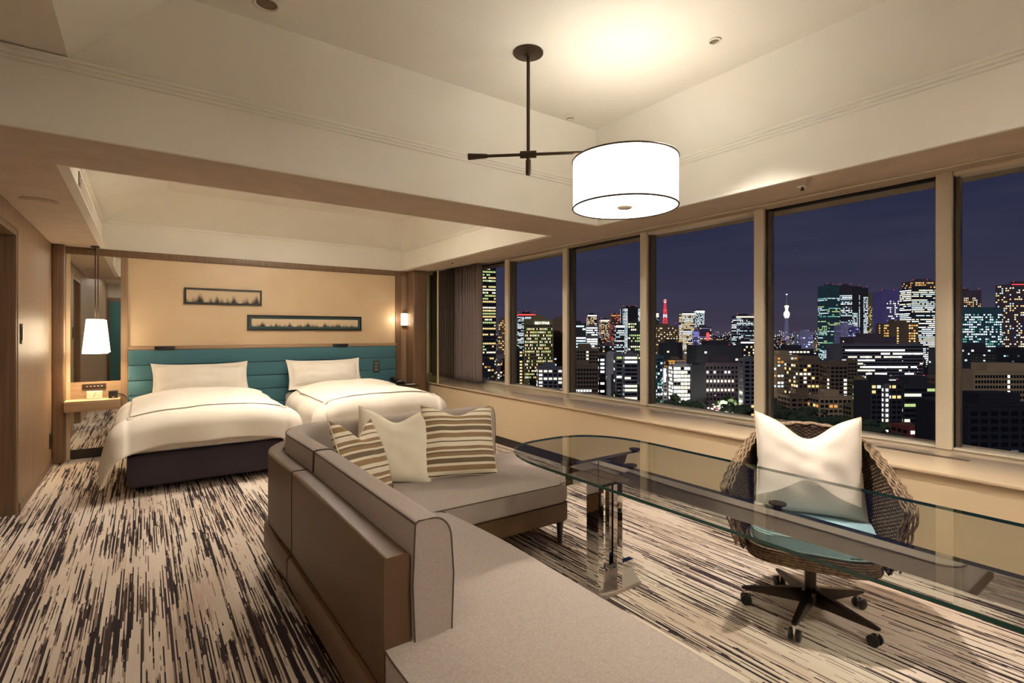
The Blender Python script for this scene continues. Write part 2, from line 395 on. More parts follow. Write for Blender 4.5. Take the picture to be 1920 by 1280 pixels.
# big recess: flat strip on the left, then slopes, then flat top
ZC, ZT = 2.69, 3.05
cx0, cx1, cy0, cy1 = -.29, XE - .012, YR + .4, YE - .012
fx0, fx1, fy0, fy1 = .13, 3.0, YR + .8, 2.985
bm = bmesh.new()
box(bm, XL - .3, cx0, YR, cy1, ZC, ZC + .5)
bm_obj('flat_strip', bm, plaster, ceil)
bm = bmesh.new()
quad(bm, (cx0, cy1, ZC), (cx1, cy1, ZC), (fx1, fy1, ZT), (fx0, fy1, ZT))
quad(bm, (cx1, cy1, ZC), (cx1, cy0, ZC), (fx1, fy0, ZT), (fx1, fy1, ZT))
quad(bm, (cx0, cy0, ZC), (cx0, cy1, ZC), (fx0, fy1, ZT), (fx0, fy0, ZT))
quad(bm, (cx1, cy0, ZC), (cx0, cy0, ZC), (fx0, fy0, ZT), (fx1, fy0, ZT))
quad(bm, (fx0, fy0, ZT), (fx0, fy1, ZT), (fx1, fy1, ZT), (fx1, fy0, ZT))
quad(bm, (cx0, YR, ZC), (cx0, cy0, ZC), (cx1, cy0, ZC), (cx1, YR, ZC))
bmesh.ops.remove_doubles(bm, verts=bm.verts, dist=1e-4)
fix_down(bm); me = bpy.data.meshes.new('coffer'); bm.to_mesh(me); bm.free()
o = link('coffer', me, plaster, ceil)
md = o.modifiers.new('s', 'SOLIDIFY'); md.thickness = .05; md.offset = -1
# cornice mouldings, stepped, mitred as a profile run
def cornice(name, run, z, prof, inward):
    bm = bmesh.new()
    for i, (pa, pb) in enumerate(run):
        nrm = inward[i]
        A, B = Vector((*pa, 0)), Vector((*pb, 0)); n = Vector((*nrm, 0)); t = (B - A).normalized()
        ra, rb = [], []
        for (o_, h) in prof:
            ra.append(bm.verts.new(A + n * o_ + Vector((0, 0, z + h)))); rb.append(bm.verts.new(B + n * o_ + Vector((0, 0, z + h))))
        k = len(prof)
        for j in range(k): bm.faces.new((ra[j], ra[(j + 1) % k], rb[(j + 1) % k], rb[j]))
        bm.faces.new(ra[::-1]); bm.faces.new(rb)
    return struct(bm_obj(name, bm, plaster))
PR = [(0, 0), (.010, .004), (.010, .018), (.020, .024), (.020, .036), (.030, .042), (.030, .056), (0, .062)]
cornice('trim_2', [((XL, cy1), (cx1, cy1)), ((cx1, cy1), (cx1, YR))], 2.628, PR, [(0, -1), (-1, 0)])
# bed recess
lining('recess_lining', X2a, X2a + .012, Y2a, YB, ZS + .012, 3.0)
lining('recess_lining', X2b - .012, X2b, Y2a, YB, ZS + .012, 3.0)
lining('recess_lining', X2a + .012, X2b - .012, YB - .012, YB - .001, ZS, 3.0)
lining('recess_lining', X2a + .012, X2b - .012, Y2a, Y2a + .012, ZS + .012, 3.0)
qx0, qx1, qy0, qy1 = X2a + .012, X2b - .012, Y2a + .012, YB
gx0, gx1, gy0, gy1, ZT2 = .20, 2.95, 4.45, 6.75, 2.95
bm = bmesh.new()
quad(bm, (qx0, qy1, 2.66), (qx1, qy1, 2.66), (gx1, gy1, ZT2), (gx0, gy1, ZT2))
quad(bm, (qx1, qy1, 2.66), (qx1, qy0, 2.66), (gx1, gy0, ZT2), (gx1, gy1, ZT2))
quad(bm, (qx0, qy0, 2.66), (qx0, qy1, 2.66), (gx0, gy1, ZT2), (gx0, gy0, ZT2))
quad(bm, (qx1, qy0, 2.66), (qx0, qy0, 2.66), (gx0, gy0, ZT2), (gx1, gy0, ZT2))
quad(bm, (gx0, gy0, ZT2), (gx0, gy1, ZT2), (gx1, gy1, ZT2), (gx1, gy0, ZT2))
bmesh.ops.remove_doubles(bm, verts=bm.verts, dist=1e-4)
fix_down(bm); me = bpy.data.meshes.new('bed_coffer'); bm.to_mesh(me); bm.free()
o = link('bed_coffer', me, plaster, ceil); md = o.modifiers.new('s', 'SOLIDIFY'); md.thickness = .05; md.offset = -1
cornice('trim_3', [((qx0, qy1), (qx1, qy1)), ((qx1, qy1), (qx1, qy0)), ((qx0, qy0), (qx0, qy1)), ((qx0, qy0), (qx1, qy0))], 2.615, PR[:-3] + [(0, .04)], [(0, -1), (-1, 0), (1, 0), (0, 1)])
# lip around the bed recess opening and bead on the beam edge
bm = bmesh.new()
box(bm, X2a, X2a + .055, Y2a, YB - .06, ZS + .002, ZS + .016); box(bm, X2b - .055, X2b, Y2a, YB - .06, ZS + .002, ZS + .016)
box(bm, X2a + .055, X2b - .055, Y2a, Y2a + .03, ZS + .002, ZS + .016)
struct(bm_obj('trim_4', bm, plaster))
bm = bmesh.new(); box(bm, XL, XE + .0, YE - .02, YE + .004, ZS - .006, ZS + .012, .003); box(bm, XE - .02, XE + .004, YR, YE - .02, ZS - .006, ZS + .012, .003)
struct(bm_obj('trim_5', bm, plaster))

# ------------------------------------------------------------------ windows
MY = [-2.70, -1.42, -.17, 1.07, 2.33, 3.59, 4.84, 6.12, 7.37]
HW = .043
for i in range(len(MY) - 1):
    y0, y1 = MY[i] + (HW if i else 0), MY[i + 1] - HW
    wn = bpy.data.objects.new('window_%d' % (len(MY) - 1 - i), None); COL.objects.link(wn); wn.location = (XG, (y0 + y1) / 2, .62); struct(wn)
    boxo('window_pane', XG - .004, XG + .004, y0 + .02, y1 - .02, .635, 2.45, win_glass, wn)
    bm = bmesh.new()   # dark reveal frame inside the opening, deeper at the far side
    box(bm, XG - .03, XG + .03, y0 + .001, y0 + .022, .622, 2.455); box(bm, XG - .03, XG + .03, y1 - .022, y1 - .001, .622, 2.455)
    bm_obj('frame_side', bm, alu_dk, wn)
    boxo('frame_bottom', XG - .085, XG + .03, y0 + .001, y1 - .001, .6205, .634, alu, wn, .002)
    if i % 2 == 0:
        boxo('frame_top', XG - .08, XG + .03, y0 + .001, y1 - .001, 2.432, 2.4595, alu, wn, .002)
    else:
        boxo('frame_top', XG - .03, XG + .03, y0 + .001, y1 - .001, 2.445, 2.4595, seal, wn)
for i, y in enumerate(MY[1:]):
    bm = bmesh.new(); box(bm, 4.315, 4.35, y - HW, y + HW, .6205, 2.4595, .003)
    mu = struct(bm_obj('trim_%d' % (6 + i), bm, alu, auto=35))
    box_b = bmesh.new(); box(box_b, 4.351, XG + .06, y - HW + .008, y + HW - .008, .6205, 2.4595)
    bm_obj('mullion_core', box_b, alu_dk, mu)
# outside end wall beyond the bay and the side glass
struct(boxo('wall_side', XW, XG + .3, YB, YB + .3, .60, 2.75, mirror_m))
struct(boxo('wall_rear_bay', XW, XG + .3, YR - .3, YR, .60, 2.75, plaster)) if False else None
g = thing('side_glass_screen', 'narrow tinted glass screen with bright edge standing beside the wood column at the window', 'screen', (3.61, 6.98, .62))
boxo('glass_pane', 3.60, 3.608, 6.92, 7.32, .621, 2.33, side_glass, g)
boxo('edge_strip', 3.594, 3.614, 6.90, 6.92, .621, 2.33, bsdf('brass_edge', lin((232, 222, 176)), .3, .3, emit=None), g)
# sill slots, soffit sprinklers
for (y0, y1, lb) in ((2.02, 2.46, 'left of the chair cushion'), (.88, 1.36, 'right of the chair cushion'), (-.3, .2, 'nearest the camera')):
    v = thing('sill_vent', 'thin dark slot vent in the stone window sill, ' + lb, 'vent', (4.05, (y0 + y1) / 2, .6205), 'slot vents in the window sill')
    boxo('slot_frame', 4.02, 4.075, y0, y1, .6203, .6215, grille, v)
    for k in range(3): boxo('slat', 4.027 + k * .016, 4.034 + k * .016, y0 + .01, y1 - .01, .6216, .6225, alu_dk, v)
def sprinkler(x, y, z, label):
    s = thing('sprinkler', label, 'sprinkler', (x, y, z))
    bm = bmesh.new(); lathe(bm, [(.03, 0), (.032, -.004), (.012, -.007)], (x, y, z), 20); bm_obj('flange', bm, alu, s, True)
    bm = bmesh.new(); lathe(bm, [(.007, -.006), (.007, -.022), (.013, -.024), (.013, -.027)], (x, y, z), 12); bm_obj('head', bm, bronze, s, True)
sprinkler(3.42, 1.56, ZS - .0005, 'small sprinkler in the soffit above the wicker chair side window')
sprinkler(3.32, 5.95, ZS - .0005, 'small sprinkler in the soffit above the curtain')

# ------------------------------------------------------------------ headboard wall joinery
YF = 7.36
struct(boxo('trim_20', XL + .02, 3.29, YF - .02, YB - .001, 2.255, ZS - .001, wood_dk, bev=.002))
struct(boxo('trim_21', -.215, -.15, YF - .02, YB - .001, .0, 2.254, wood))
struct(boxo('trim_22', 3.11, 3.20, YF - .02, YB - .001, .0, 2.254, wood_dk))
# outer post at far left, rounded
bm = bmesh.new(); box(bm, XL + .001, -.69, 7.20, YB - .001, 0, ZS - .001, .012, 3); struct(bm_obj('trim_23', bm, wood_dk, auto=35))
bm = bmesh.new(); box(bm, -.689, -.655, YF - .01, YB - .002, 0, 2.254); struct(bm_obj('trim_24', bm, panel_cream))
# cream panel over the headboard
wp = tag(boxo('wall_panel', -.149, 3.109, YF, YB - .001, 1.235, 2.254, panel_cream), kind='structure')
wp.name = 'trim_25'
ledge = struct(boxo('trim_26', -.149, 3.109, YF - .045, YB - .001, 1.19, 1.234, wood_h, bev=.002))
# headboard with five padded rows
hb = thing('headboard', 'wide teal upholstered headboard with horizontal channels behind both beds', 'headboard', (1.48, YF, .02))
boxo('backing_board', -.148, 3.108, YF, YB - .002, .05, 1.188, wood_dk, hb)
z = 1.187
for k, hgt in enumerate((.178, .175, .175, .175, .175, .25)):
    boxo('padded_row', -.146, 3.095, YF - .06, YF - .001, z - hgt + .002, z - .001, teal, hb, .012, 3); z -= hgt
boxo('side_rail', 3.097, 3.109, YF - .062, YF - .001, .05, 1.187, wood_dk, hb)
sp = thing('switch_plate', 'black bedside control plate set into the teal headboard right of the second bed', 'switch', (2.79, YF - .062, .885))
boxo('plate', 2.745, 2.835, YF - .069, YF - .0605, .80, .975, black_pl, sp, .003)
for k in range(3): boxo('rocker', 2.757, 2.823, YF - .073, YF - .0692, .82 + k * .05, .86 + k * .05, alu_dk, sp, .002)
def reading(x0, x1, label):
    r = thing('reading_light', label, 'lamp', ((x0 + x1) / 2, YF - .05, 1.234))
    boxo('housing', x0, x1, YF - .075, YF - .046, 1.192, 1.232, black_pl, r, .004)
    boxo('light_bar', x0 + .02, x1 - .02, YF - .07, YF - .05, 1.186, 1.191, bronze, r)
reading(.10, .30, 'dark reading light fitted to the headboard ledge over the left bed')
reading(2.16, 2.37, 'dark reading light fitted to the headboard ledge over the right bed')

# mirror niche at left
mr = thing('wall_mirror', 'tall upper mirror beside the headboard behind the glowing pendant lamp', 'mirror', (-.44, YF, .84))
boxo('mirror_pane', -.654, -.216, YF + .005, YF + .012, .845, 2.253, mirror_m, mr)
boxo('backing_board', -.654, -.216, YF + .0125, YB - .003, .845, 2.253, wood_dk, mr)
ml = thing('wall_mirror', 'low mirror under the floating bedside shelf reflecting the carpet', 'mirror', (-.44, YF, .11))
boxo('mirror_pane', -.654, -.216, YF + .005, YF + .012, .105, .54, mirror_m, ml)
boxo('backing_board', -.654, -.216, YF + .0125, YB - .003, .105, .54, wood_dk, ml)
struct(boxo('baseboard_back', -.654, -.216, YF - .005, YB - .001, 0, .104, dark_base))
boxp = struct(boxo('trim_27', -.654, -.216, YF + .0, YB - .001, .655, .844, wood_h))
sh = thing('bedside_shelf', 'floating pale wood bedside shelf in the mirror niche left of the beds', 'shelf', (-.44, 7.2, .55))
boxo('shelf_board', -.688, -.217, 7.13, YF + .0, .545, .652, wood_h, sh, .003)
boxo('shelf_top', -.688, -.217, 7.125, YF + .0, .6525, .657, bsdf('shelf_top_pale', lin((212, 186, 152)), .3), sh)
cp = thing('control_panel', 'dark bedside control strip with silver buttons above the clock', 'control panel', (-.45, YF, .79))
boxo('plate', -.553, -.347, YF - .012, YF - .0005, .762, .822, bsdf('brown_plate', lin((70, 52, 42)), .4, .4), cp, .003)
for k in range(5): boxo('button', -.52 + k * .032, -.505 + k * .032, YF - .016, YF - .0125, .79, .797, white_pl, cp)
ck = thing('desk_clock', 'cream rectangular clock on the bedside shelf', 'clock', (-.445, 7.3, .657))
boxo('body', -.515, -.375, 7.28, 7.325, .6575, .745, white_pl, ck, .006)
boxo('dial', -.507, -.383, 7.277, 7.2795, .664, .739, bsdf('clock_dial', lin((240, 228, 200)), .5), ck)
bm = bmesh.new(); box(bm, -.0015, .0015, -.001, .001, 0, .030, M=Matrix.Translation((-.445, 7.275, .70)) @ Matrix.Rotation(.5, 4, 'Y'))
box(bm, -.002, .002, -.001, .001, 0, .020, M=Matrix.Translation((-.445, 7.275, .70)) @ Matrix.Rotation(-2.6, 4, 'Y')); bm_obj('hands', bm, black_pl, ck)
bx = thing('speaker', 'small black cube speaker on the bedside shelf beside the clock', 'speaker', (-.28, 7.29, .657))
boxo('body', -.322, -.238, 7.25, 7.33, .6575, .74, black_pl, bx, .006)
boxo('badge', -.29, -.268, 7.248, 7.2495, .667, .673, white_pl, bx)
bm = bmesh.new(); tube(bm, [(-.245, 7.335, .70), (-.20, 7.335, .69), (-.16, 7.30, .66), (-.125, 7.22, .60)], .004, 6)
tag(bm_obj('speaker_cable', bm, black_pl, None, True), 'thin black cable running from the cube speaker down behind the left bed', 'cable')

# bedside pendant
px, py = -.43, 7.16
pl = thing('pendant_lamp', 'glowing white tapered pendant lamp hanging in front of the tall mirror', 'lamp', (px, py, 1.16))
bm = bmesh.new(); lathe(bm, [(.038, ZS - .001), (.038, ZS - .014), (.008, ZS - .02)], (px, py, 0), 24); bm_obj('ceiling_rose', bm, bronze, pl, True)
bm = bmesh.new(); tube(bm, [(px, py, ZS - .02), (px, py, 1.55)], .005, 8); bm_obj('rod', bm, bronze, pl, True)
bm = bmesh.new(); lathe(bm, [(.078, 1.535), (.113, 1.165)], (px, py, 0), 32, cap=False); o = bm_obj('lamp_shade', bm, shade_s, pl, True)
o.modifiers.new('s', 'SOLIDIFY').thickness = .004
bm = bmesh.new(); lathe(bm, [(.076, 1.533), (.077, 1.537)], (px, py, 0), 32); bm_obj('shade_cap', bm, shade_s, pl)
bm = bmesh.new(); lathe(bm, [(.006, 1.537), (.006, 1.56)], (px, py, 0), 10); bm_obj('collar', bm, bronze, pl)
light('bedside_bulb', 'POINT', (px, py, 1.27), 14, .05, (1, .78, .5))

# right column and its glowing strip lamp
bm = bmesh.new(); box(bm, 3.295, 3.515, 7.10, YB - .001, 0, ZS - .001, .02, 3); struct(bm_obj('trim_28', bm, wood_dk, auto=35))
struct(boxo('trim_29', 3.201, 3.294, YF + .005, YB - .001, 0, ZS - .001, wood))
wl = thing('wall_lamp', 'small glowing upright lamp box in the recess right of the headboard', 'lamp', (3.25, YF - .03, 1.49))
boxo('diffuser', 3.205, 3.290, YF - .05, YF + .004, 1.50, 1.685, lamp_strip, wl, .004)
boxo('end_cap', 3.204, 3.291, YF - .052, YF + .004, 1.492, 1.4995, bronze, wl)
boxo('end_cap', 3.204, 3.291, YF - .052, YF + .004, 1.6855, 1.693, bronze, wl)
light('strip_bulb', 'POINT', (3.13, YF - .16, 1.59), 1.4, .03, (1, .82, .6))

# pictures
def picture(x0, x1, z0, z1, fr, mount, label, art):
    p = thing('picture', label, 'picture', ((x0 + x1) / 2, YF, z0))
    y = YF - .001
    bm = bmesh.new()
    box(bm, x0, x1, y - .03, y, z1 - fr, z1); box(bm, x0, x1, y - .03, y, z0, z0 + fr)
    box(bm, x0, x0 + fr, y - .03, y, z0 + fr, z1 - fr); box(bm, x1 - fr, x1, y - .03, y, z0 + fr, z1 - fr)
    bm_obj('frame', bm, frame_bk, p)
    if mount:
        boxo('mount', x0 + fr, x1 - fr, y - .012, y - .002, z0 + fr, z1 - fr, mat_teal, p)
    m = mount or 0
    boxo('print', x0 + fr + m, x1 - fr - m, y - .016, y - .0125, z0 + fr + m, z1 - fr - m, art, p)
picture(.395, 1.252, 1.742, 1.940, .022, 0, 'smaller black-framed print of misty trees, upper left of the pair', art_print('tree_print_small', lin((206, 184, 152)), 9, .5))
picture(1.082, 2.577, 1.421, 1.621, .020, .030, 'longer framed print of a tree row in a dusky teal mount, lower right', art_print('tree_print_long', lin((214, 190, 158)), 17, .45))

# right bedside table with telephone
nt_ = thing('nightstand', 'dark low nightstand squeezed between the right bed and the wood column', 'nightstand', (2.98, 7.1, 0))
boxo('carcase', 2.93, 3.285, 6.92, 7.295, .05, .60, wood_dk, nt_, .004); boxo('tabletop', 2.92, 3.288, 6.91, 7.297, .601, .625, dark_base, nt_, .003)
boxo('drawer_front', 2.94, 3.275, 6.905, 6.9195, .36, .58, wood_dk, nt_, .003); boxo('plinth', 2.95, 3.27, 6.94, 7.29, 0, .049, dark_base, nt_)
ph = thing('telephone', 'black desk telephone on the dark nightstand by the right bed', 'telephone', (3.05, 7.1, .626))
M_ = Matrix.Translation((3.04, 7.12, .634)) @ Matrix.Rotation(.2, 4, 'X')
boxo('base', -.085, .085, -.09, .09, .012, .05, black_pl, ph, .01, M=M_)
bm = bmesh.new(); tube(bm, [(2.985, 7.02, .70), (2.975, 7.07, .715), (2.97, 7.12, .72), (2.975, 7.17, .715), (2.985, 7.21, .695)], [.018, .014, .012, .014, .018], 10); bm_obj('handset', bm, black_pl, ph, True)
boxo('keypad', 3.03, 3.10, 7.06, 7.15, .677, .682, white_pl, ph)
np_ = thing('note_pad', 'small white note pad beside the black telephone', 'note pad', (3.2, 7.0, .626))
boxo('sheets', 3.13, 3.25, 6.95, 7.02, .626, .633, white_pl, np_)
# switches on left wall
def wswitch(y, z, h, wd, label):
    s = thing('wall_switch', label, 'switch', (XL, y, z)); boxo('plate', XL + .0005, XL + .008, y - wd / 2, y + wd / 2, z - h / 2, z + h / 2, bronze, s, .002)
    boxo('rocker', XL + .0085, XL + .012, y - wd / 4, y + wd / 4, z - h / 3, z + h / 3, black_pl, s)
wswitch(5.56, 1.385, .16, .09, 'bronze switch plate at eye height on the left wood wall')
wswitch(7.08, .27, .15, .10, 'dark socket plate low on the left wood wall')
# ceiling speaker, recess vent
def disc(name, x, y, z, r, label, cat, ring, core):
    t = thing(name, label, cat, (x, y, z)); bm = bmesh.new(); lathe(bm, [(r, 0), (r, -.006), (r * .86, -.010)], (x, y, z), 40); bm_obj('rim', bm, ring, t, False)
    bm = bmesh.new(); lathe(bm, [(r * .8, -.0105), (r * .8, -.013)], (x, y, z), 36); bm_obj('grille', bm, core, t)
disc('ceiling_speaker', -.60, 4.90, ZS - .0005, .105, 'flat round speaker in the soffit near the left door', 'speaker', soffit_m, soffit_m)
vt = thing('air_vent', 'long narrow air grille on the side of the ceiling recess over the beds', 'vent', (X2a + .014, 5.4, 2.5))
boxo('vent_frame', X2a + .0125, X2a + .018, 4.85, 5.95, 2.43, 2.57, grille, vt)
for k in range(5): boxo('slat', X2a + .0185, X2a + .026, 4.87, 5.93, 2.445 + k * .024, 2.453 + k * .024, plaster, vt)

# ------------------------------------------------------------------ big pendant
cxp, cyp = 1.84, 2.385
ZA = 2.447
P0 = Vector((cxp, cyp, ZA)); PS = Vector((2.255, 2.010, 0)); dv = (Vector((PS.x, PS.y, ZA)) - P0); dn = dv.normalized()
pd = thing('pendant_lamp', 'large white drum pendant on a dark bronze arm over the sofa', 'lamp', (cxp, cyp, 2.1))
bm = bmesh.new(); lathe(bm, [(.088, ZT - .001), (.088, ZT - .010), (.02, ZT - .016), (.016, ZT - .03)], (cxp, cyp, 0), 40); bm_obj('ceiling_rose', bm, bronze, pd, auto=30)
bm = bmesh.new(); tube(bm, [(cxp, cyp, ZT - .016), (cxp, cyp, 2.33)], .0105, 14); bm_obj('rod', bm, bronze, pd, auto=30)
bm = bmesh.new(); lathe(bm, [(.0105, 2.42), (.016, 2.41), (.016, 2.335), (.0125, 2.325)], (cxp, cyp, 0), 16); bm_obj('rod_tip', bm, bronze, pd, auto=30)
bm = bmesh.new(); tube(bm, [P0 - dn * .36, P0 + dn * (dv.length - .0)], .009, 12); bm_obj('arm', bm, bronze, pd, auto=30)
bm = bmesh.new(); tube(bm, [P0 - dn * .048, P0 + dn * .048], .021, 16); bm_obj('clamp', bm, bronze, pd, auto=30)
bm = bmesh.new(); tube(bm, [P0 - dn * .36, P0 - dn * .25, P0 - dn * .24], [.020, .013, .010], 14); bm_obj('arm_counterweight', bm, bronze, pd, auto=30)
SR, SZ0, SZ1 = .297, 2.118, 2.390
bm = bmesh.new(); lathe(bm, [(SR, SZ0), (SR, SZ1)], (PS.x, PS.y, 0), 72, cap=False); o = bm_obj('lamp_shade', bm, shade_m, pd, True); o.modifiers.new('s', 'SOLIDIFY').thickness = .003
for nm, zz in (('shade_rim', SZ1), ('shade_rim', SZ0)):
    bm = bmesh.new(); tube(bm, [(PS.x + (SR + .001) * math.cos(2 * PI * k / 72), PS.y + (SR + .001) * math.sin(2 * PI * k / 72), zz) for k in range(72)], .0052, 6, closed=True)
    bm_obj(nm, bm, bronze, pd, True)
bm = bmesh.new(); lathe(bm, [(SR - .006, SZ0 + .004), (SR - .006, SZ0 + .008)], (PS.x, PS.y, 0), 72); bm_obj('diffuser', bm, diff_m, pd)
bm = bmesh.new(); lathe(bm, [(.0, SZ0 - .008), (.035, SZ0 - .006), (.045, SZ0 + .003)], (PS.x, PS.y, 0), 24, cap=False); bm_obj('finial', bm, alu, pd, True)
bm = bmesh.new(); tube(bm, [(PS.x, PS.y, SZ0 + .009), (PS.x, PS.y, ZA + .01)], .008, 10)
for k in range(3):
    a = k * 2 * PI / 3; tube(bm, [(PS.x, PS.y, SZ1 - .01), (PS.x + SR * math.cos(a), PS.y + SR * math.sin(a), SZ1 - .004)], .003, 6)
bm_obj('spider', bm, bronze, pd)
for k in range(3):
    a = k * 2 * PI / 3 + .5; x, y = PS.x + .12 * math.cos(a), PS.y + .12 * math.sin(a)
    bm = bmesh.new(); lathe(bm, [(.014, 2.15), (.030, 2.19), (.034, 2.22), (.022, 2.25), (.001, 2.256)], (x, y, 0), 16)
    bm_obj('bulb', bm, emit('bulb_glow', (1, .93, .82), 2.5) if k == 0 else MATS['bulb_glow'], pd, True)
light('drum_bulb', 'POINT', (PS.x, PS.y, 2.33), 1.5, .06, (1, .88, .72))

# detectors and downlights on the ceilings
def downlight(x, y, z, label, lit, r=.045):
    t = thing('ceiling_downlight', label, 'lamp', (x, y, z))
    bm = bmesh.new(); lathe(bm, [(r * 1.35, 0), (r * 1.35, -.005), (r * 1.0, -.008), (r * .95, -.0005)], (x, y, z), 32, cap=False); bm_obj('rim', bm, white_pl, t, True)
    bm = bmesh.new(); lathe(bm, [(r * .94, -.0006), (r * .7, -.004), (r * .2, -.006)], (x, y, z), 24); bm_obj('eyeball', bm, lit, t, True)
glow = emit('downlight_glow', (1, .85, .65), 6)
downlight(.50, 2.80, ZT - .001, 'unlit round downlight in the ceiling at the top left', bsdf('eyeball_shadow', lin((120, 100, 76)), .5), .05)
downlight(2.62, 1.67, ZT - .001, 'small dark eyeball downlight in the ceiling right of the drum pendant', lens_m, .026)
downlight(.62, 5.15, ZT2 - .001, 'downlight in the bed recess over the foot of the left bed', glow)
downlight(2.15, 5.55, ZT2 - .001, 'downlight in the bed recess over the foot of the right bed', glow)
sd = thing('smoke_detector', 'small round smoke detector in the corner of the ceiling behind the drum pendant', 'detector', (2.64, 2.90, ZT))
bm = bmesh.new(); lathe(bm, [(.040, -.0005), (.040, -.012), (.024, -.022), (.024, -.03), (.016, -.036)], (2.64, 2.90, ZT), 28); bm_obj('body', bm, white_pl, sd, auto=30)
bm = bmesh.new(); lathe(bm, [(.026, -.023), (.026, -.028)], (2.64, 2.90, ZT), 24); bm_obj('sensor_ring', bm, lens_m, sd)

# ------------------------------------------------------------------ curtain on the sill
bm = bmesh.new(); n = 150; rows = 14
vs = []
for j in range(rows + 1):
    t = j / rows; z = .632 + t * (2.452 - .632)
    row = []
    for i in range(n + 1):
        s = i / n
        y = 6.62 + s * (7.36 - 6.62) + (.05 * (1 - t) * (s - .5))
        amp = .036 + .012 * math.sin(s * 9)
        x = 4.18 + amp * math.sin(s * 2 * PI * 9 + .5 * math.sin(s * 14) + .3 * t) + .01 * noise.noise(Vector((s * 8, t * 3, 1)))
        if y > 7.385: y = 7.385
        row.append(bm.verts.new((x, y, z)))
    vs.append(row)
for j in range(rows):
    for i in range(n): bm.faces.new((vs[j][i], vs[j][i + 1], vs[j + 1][i + 1], vs[j + 1][i]))
o = bm_obj('curtain', bm, curtain_m, None, True); o.modifiers.new('s', 'SOLIDIFY').thickness = .003
tag(o, 'gathered taupe curtain hanging to the sill in the far window', 'curtain')
tr = tag(boxo('curtain_track', 4.165, 4.195, YR + .02, 7.385, 2.453, 2.4595, alu, None), 'slim pale curtain track in the pocket over the windows', 'curtain track')

# ------------------------------------------------------------------ sofa
sf = thing('corner_sofa', 'grey woven L-shaped sofa with brown outer shell in front of the beds', 'sofa', (1.0, 2.2, 0))
def sweep(name, path, prof, mat, closed_ends=True, parent=sf, sub=0, auto=40):
    """extrude a closed (offset, z) profile along a horizontal path; offset is to the left of travel"""
    bm = bmesh.new(); rings = []
    P = [Vector((x, y, 0)) for x, y in path]
    for i, p in enumerate(P):
        a = P[max(i - 1, 0)]; b = P[min(i + 1, len(P) - 1)]; t = (b - a).normalized(); nrm = Vector((-t.y, t.x, 0))
        k = 1.0
        rings.append([bm.verts.new(p + nrm * o_ + Vector((0, 0, z))) for o_, z in prof])
    m = len(prof)
    for a, b in zip(rings, rings[1:]):
        for j in range(m): bm.faces.new((a[j], a[(j + 1) % m], b[(j + 1) % m], b[j]))
    bm.faces.new(rings[0][::-1]); bm.faces.new(rings[-1])
    return bm_obj(name, bm, mat, parent, auto=auto)
def arc(cx, cy, r, a0, a1, n): return [(cx + r * math.cos(a0 + (a1 - a0) * i / n), cy + r * math.sin(a0 + (a1 - a0) * i / n)) for i in range(n + 1)]
# outer line of the shell, from the near end to the right end (inside is to the right of travel -> negative offset)
straight1 = [(.598, 1.50), (.598, 2.0), (.598, 2.70)]
corner = [(.598, 2.72), (.590, 2.95)] + arc(1.03, 3.20, .445, PI, PI / 2, 14) + [(1.2, 3.648)]
straight2 = [(1.22, 3.648), (1.8, 3.648), (2.30, 3.648)]
def rprof(o0, o1, z0, z1, r=.015, n=4):
    pts = []
    for (cx, cz, a0) in ((o0 + r, z0 + r, PI), (o1 - r, z0 + r, 1.5 * PI), (o1 - r, z1 - r, 0), (o0 + r, z1 - r, .5 * PI)):
        for k in range(n + 1): a = a0 + k * PI / 2 / n; pts.append((cx + r * math.cos(a), cz + r * math.sin(a)))
    return pts
shell_p = rprof(-.088, 0, .285, .702, .014)
rail_p = [(-.10, .13), (.010, .135), (.022, .16), (.022, .262), (.012, .280), (-.10, .283)]
for nm, path in (('outer_shell', straight1), ('outer_shell', corner), ('outer_shell', straight2)):
    sweep(nm, path, shell_p, sofa_br)
    sweep('base_rail', [path[0]] + path[1:], rail_p, sofa_br)
def cush(o0, o1, z0, z1): # back cushion profile with a big soft top
    pts = [(o0, z0), (o0 - .008, (z0 + z1) / 2)]
    r = .045
    for k in range(7): a = PI - k * PI / 2 / 6; pts.append((o0 + .015 + .015 * math.cos(a), z1 - .015 + .015 * math.sin(a)))
    r2 = .07
    for k in range(8): a = PI / 2 - k * PI / 2 / 7; pts.append((o1 - r2 + r2 * math.cos(a), z1 - r2 * 1.15 + r2 * 1.15 * math.sin(a)))
    pts += [(o1 + .008, (z0 + z1) / 2), (o1, z0)]
    return pts
def backc(path, z1, seg=None):
    pr = [(-o_, z) for o_, z in cush(.095, .225, .40, z1)]
    o = sweep('back_cushion', path, pr, sofa_gr, auto=50)
    # piping along the outer top edge
    P = [Vector((x, y, 0)) for x, y in path]; line = []
    for i, p in enumerate(P):
        a = P[max(i - 1, 0)]; b = P[min(i + 1, len(P) - 1)]; t = (b - a).normalized(); nrm = Vector((-t.y, t.x, 0)); line.append(p - nrm * .096 + Vector((0, 0, z1 - .006)))
    bm = bmesh.new(); tube(bm, line, .0035, 6)
    # end loops
    for idx, q in ((0, 1), (-1, -2)):
        t = (P[q] - P[idx]).normalized() * (1 if idx == 0 else -1); nrm = Vector((-t.y, t.x, 0))
        tube(bm, [P[idx] - nrm * (-a) + Vector((0, 0, z)) for a, z in [(-x[0] if False else x[0], x[1]) for x in pr]], .003, 5)
    bm_obj('piping', bm, piping_m, o if False else sf)
    return o
backc([(.60, 1.485), (.60, 2.0), (.60, 2.655)], .800)
backc([(.60, 2.675), (.592, 2.95)] + arc(1.03, 3.20, .445, PI, PI / 2, 14) + [(1.3, 3.646)], .800)
backc([(1.32, 3.648), (1.8, 3.648), (2.30, 3.648)], .795)
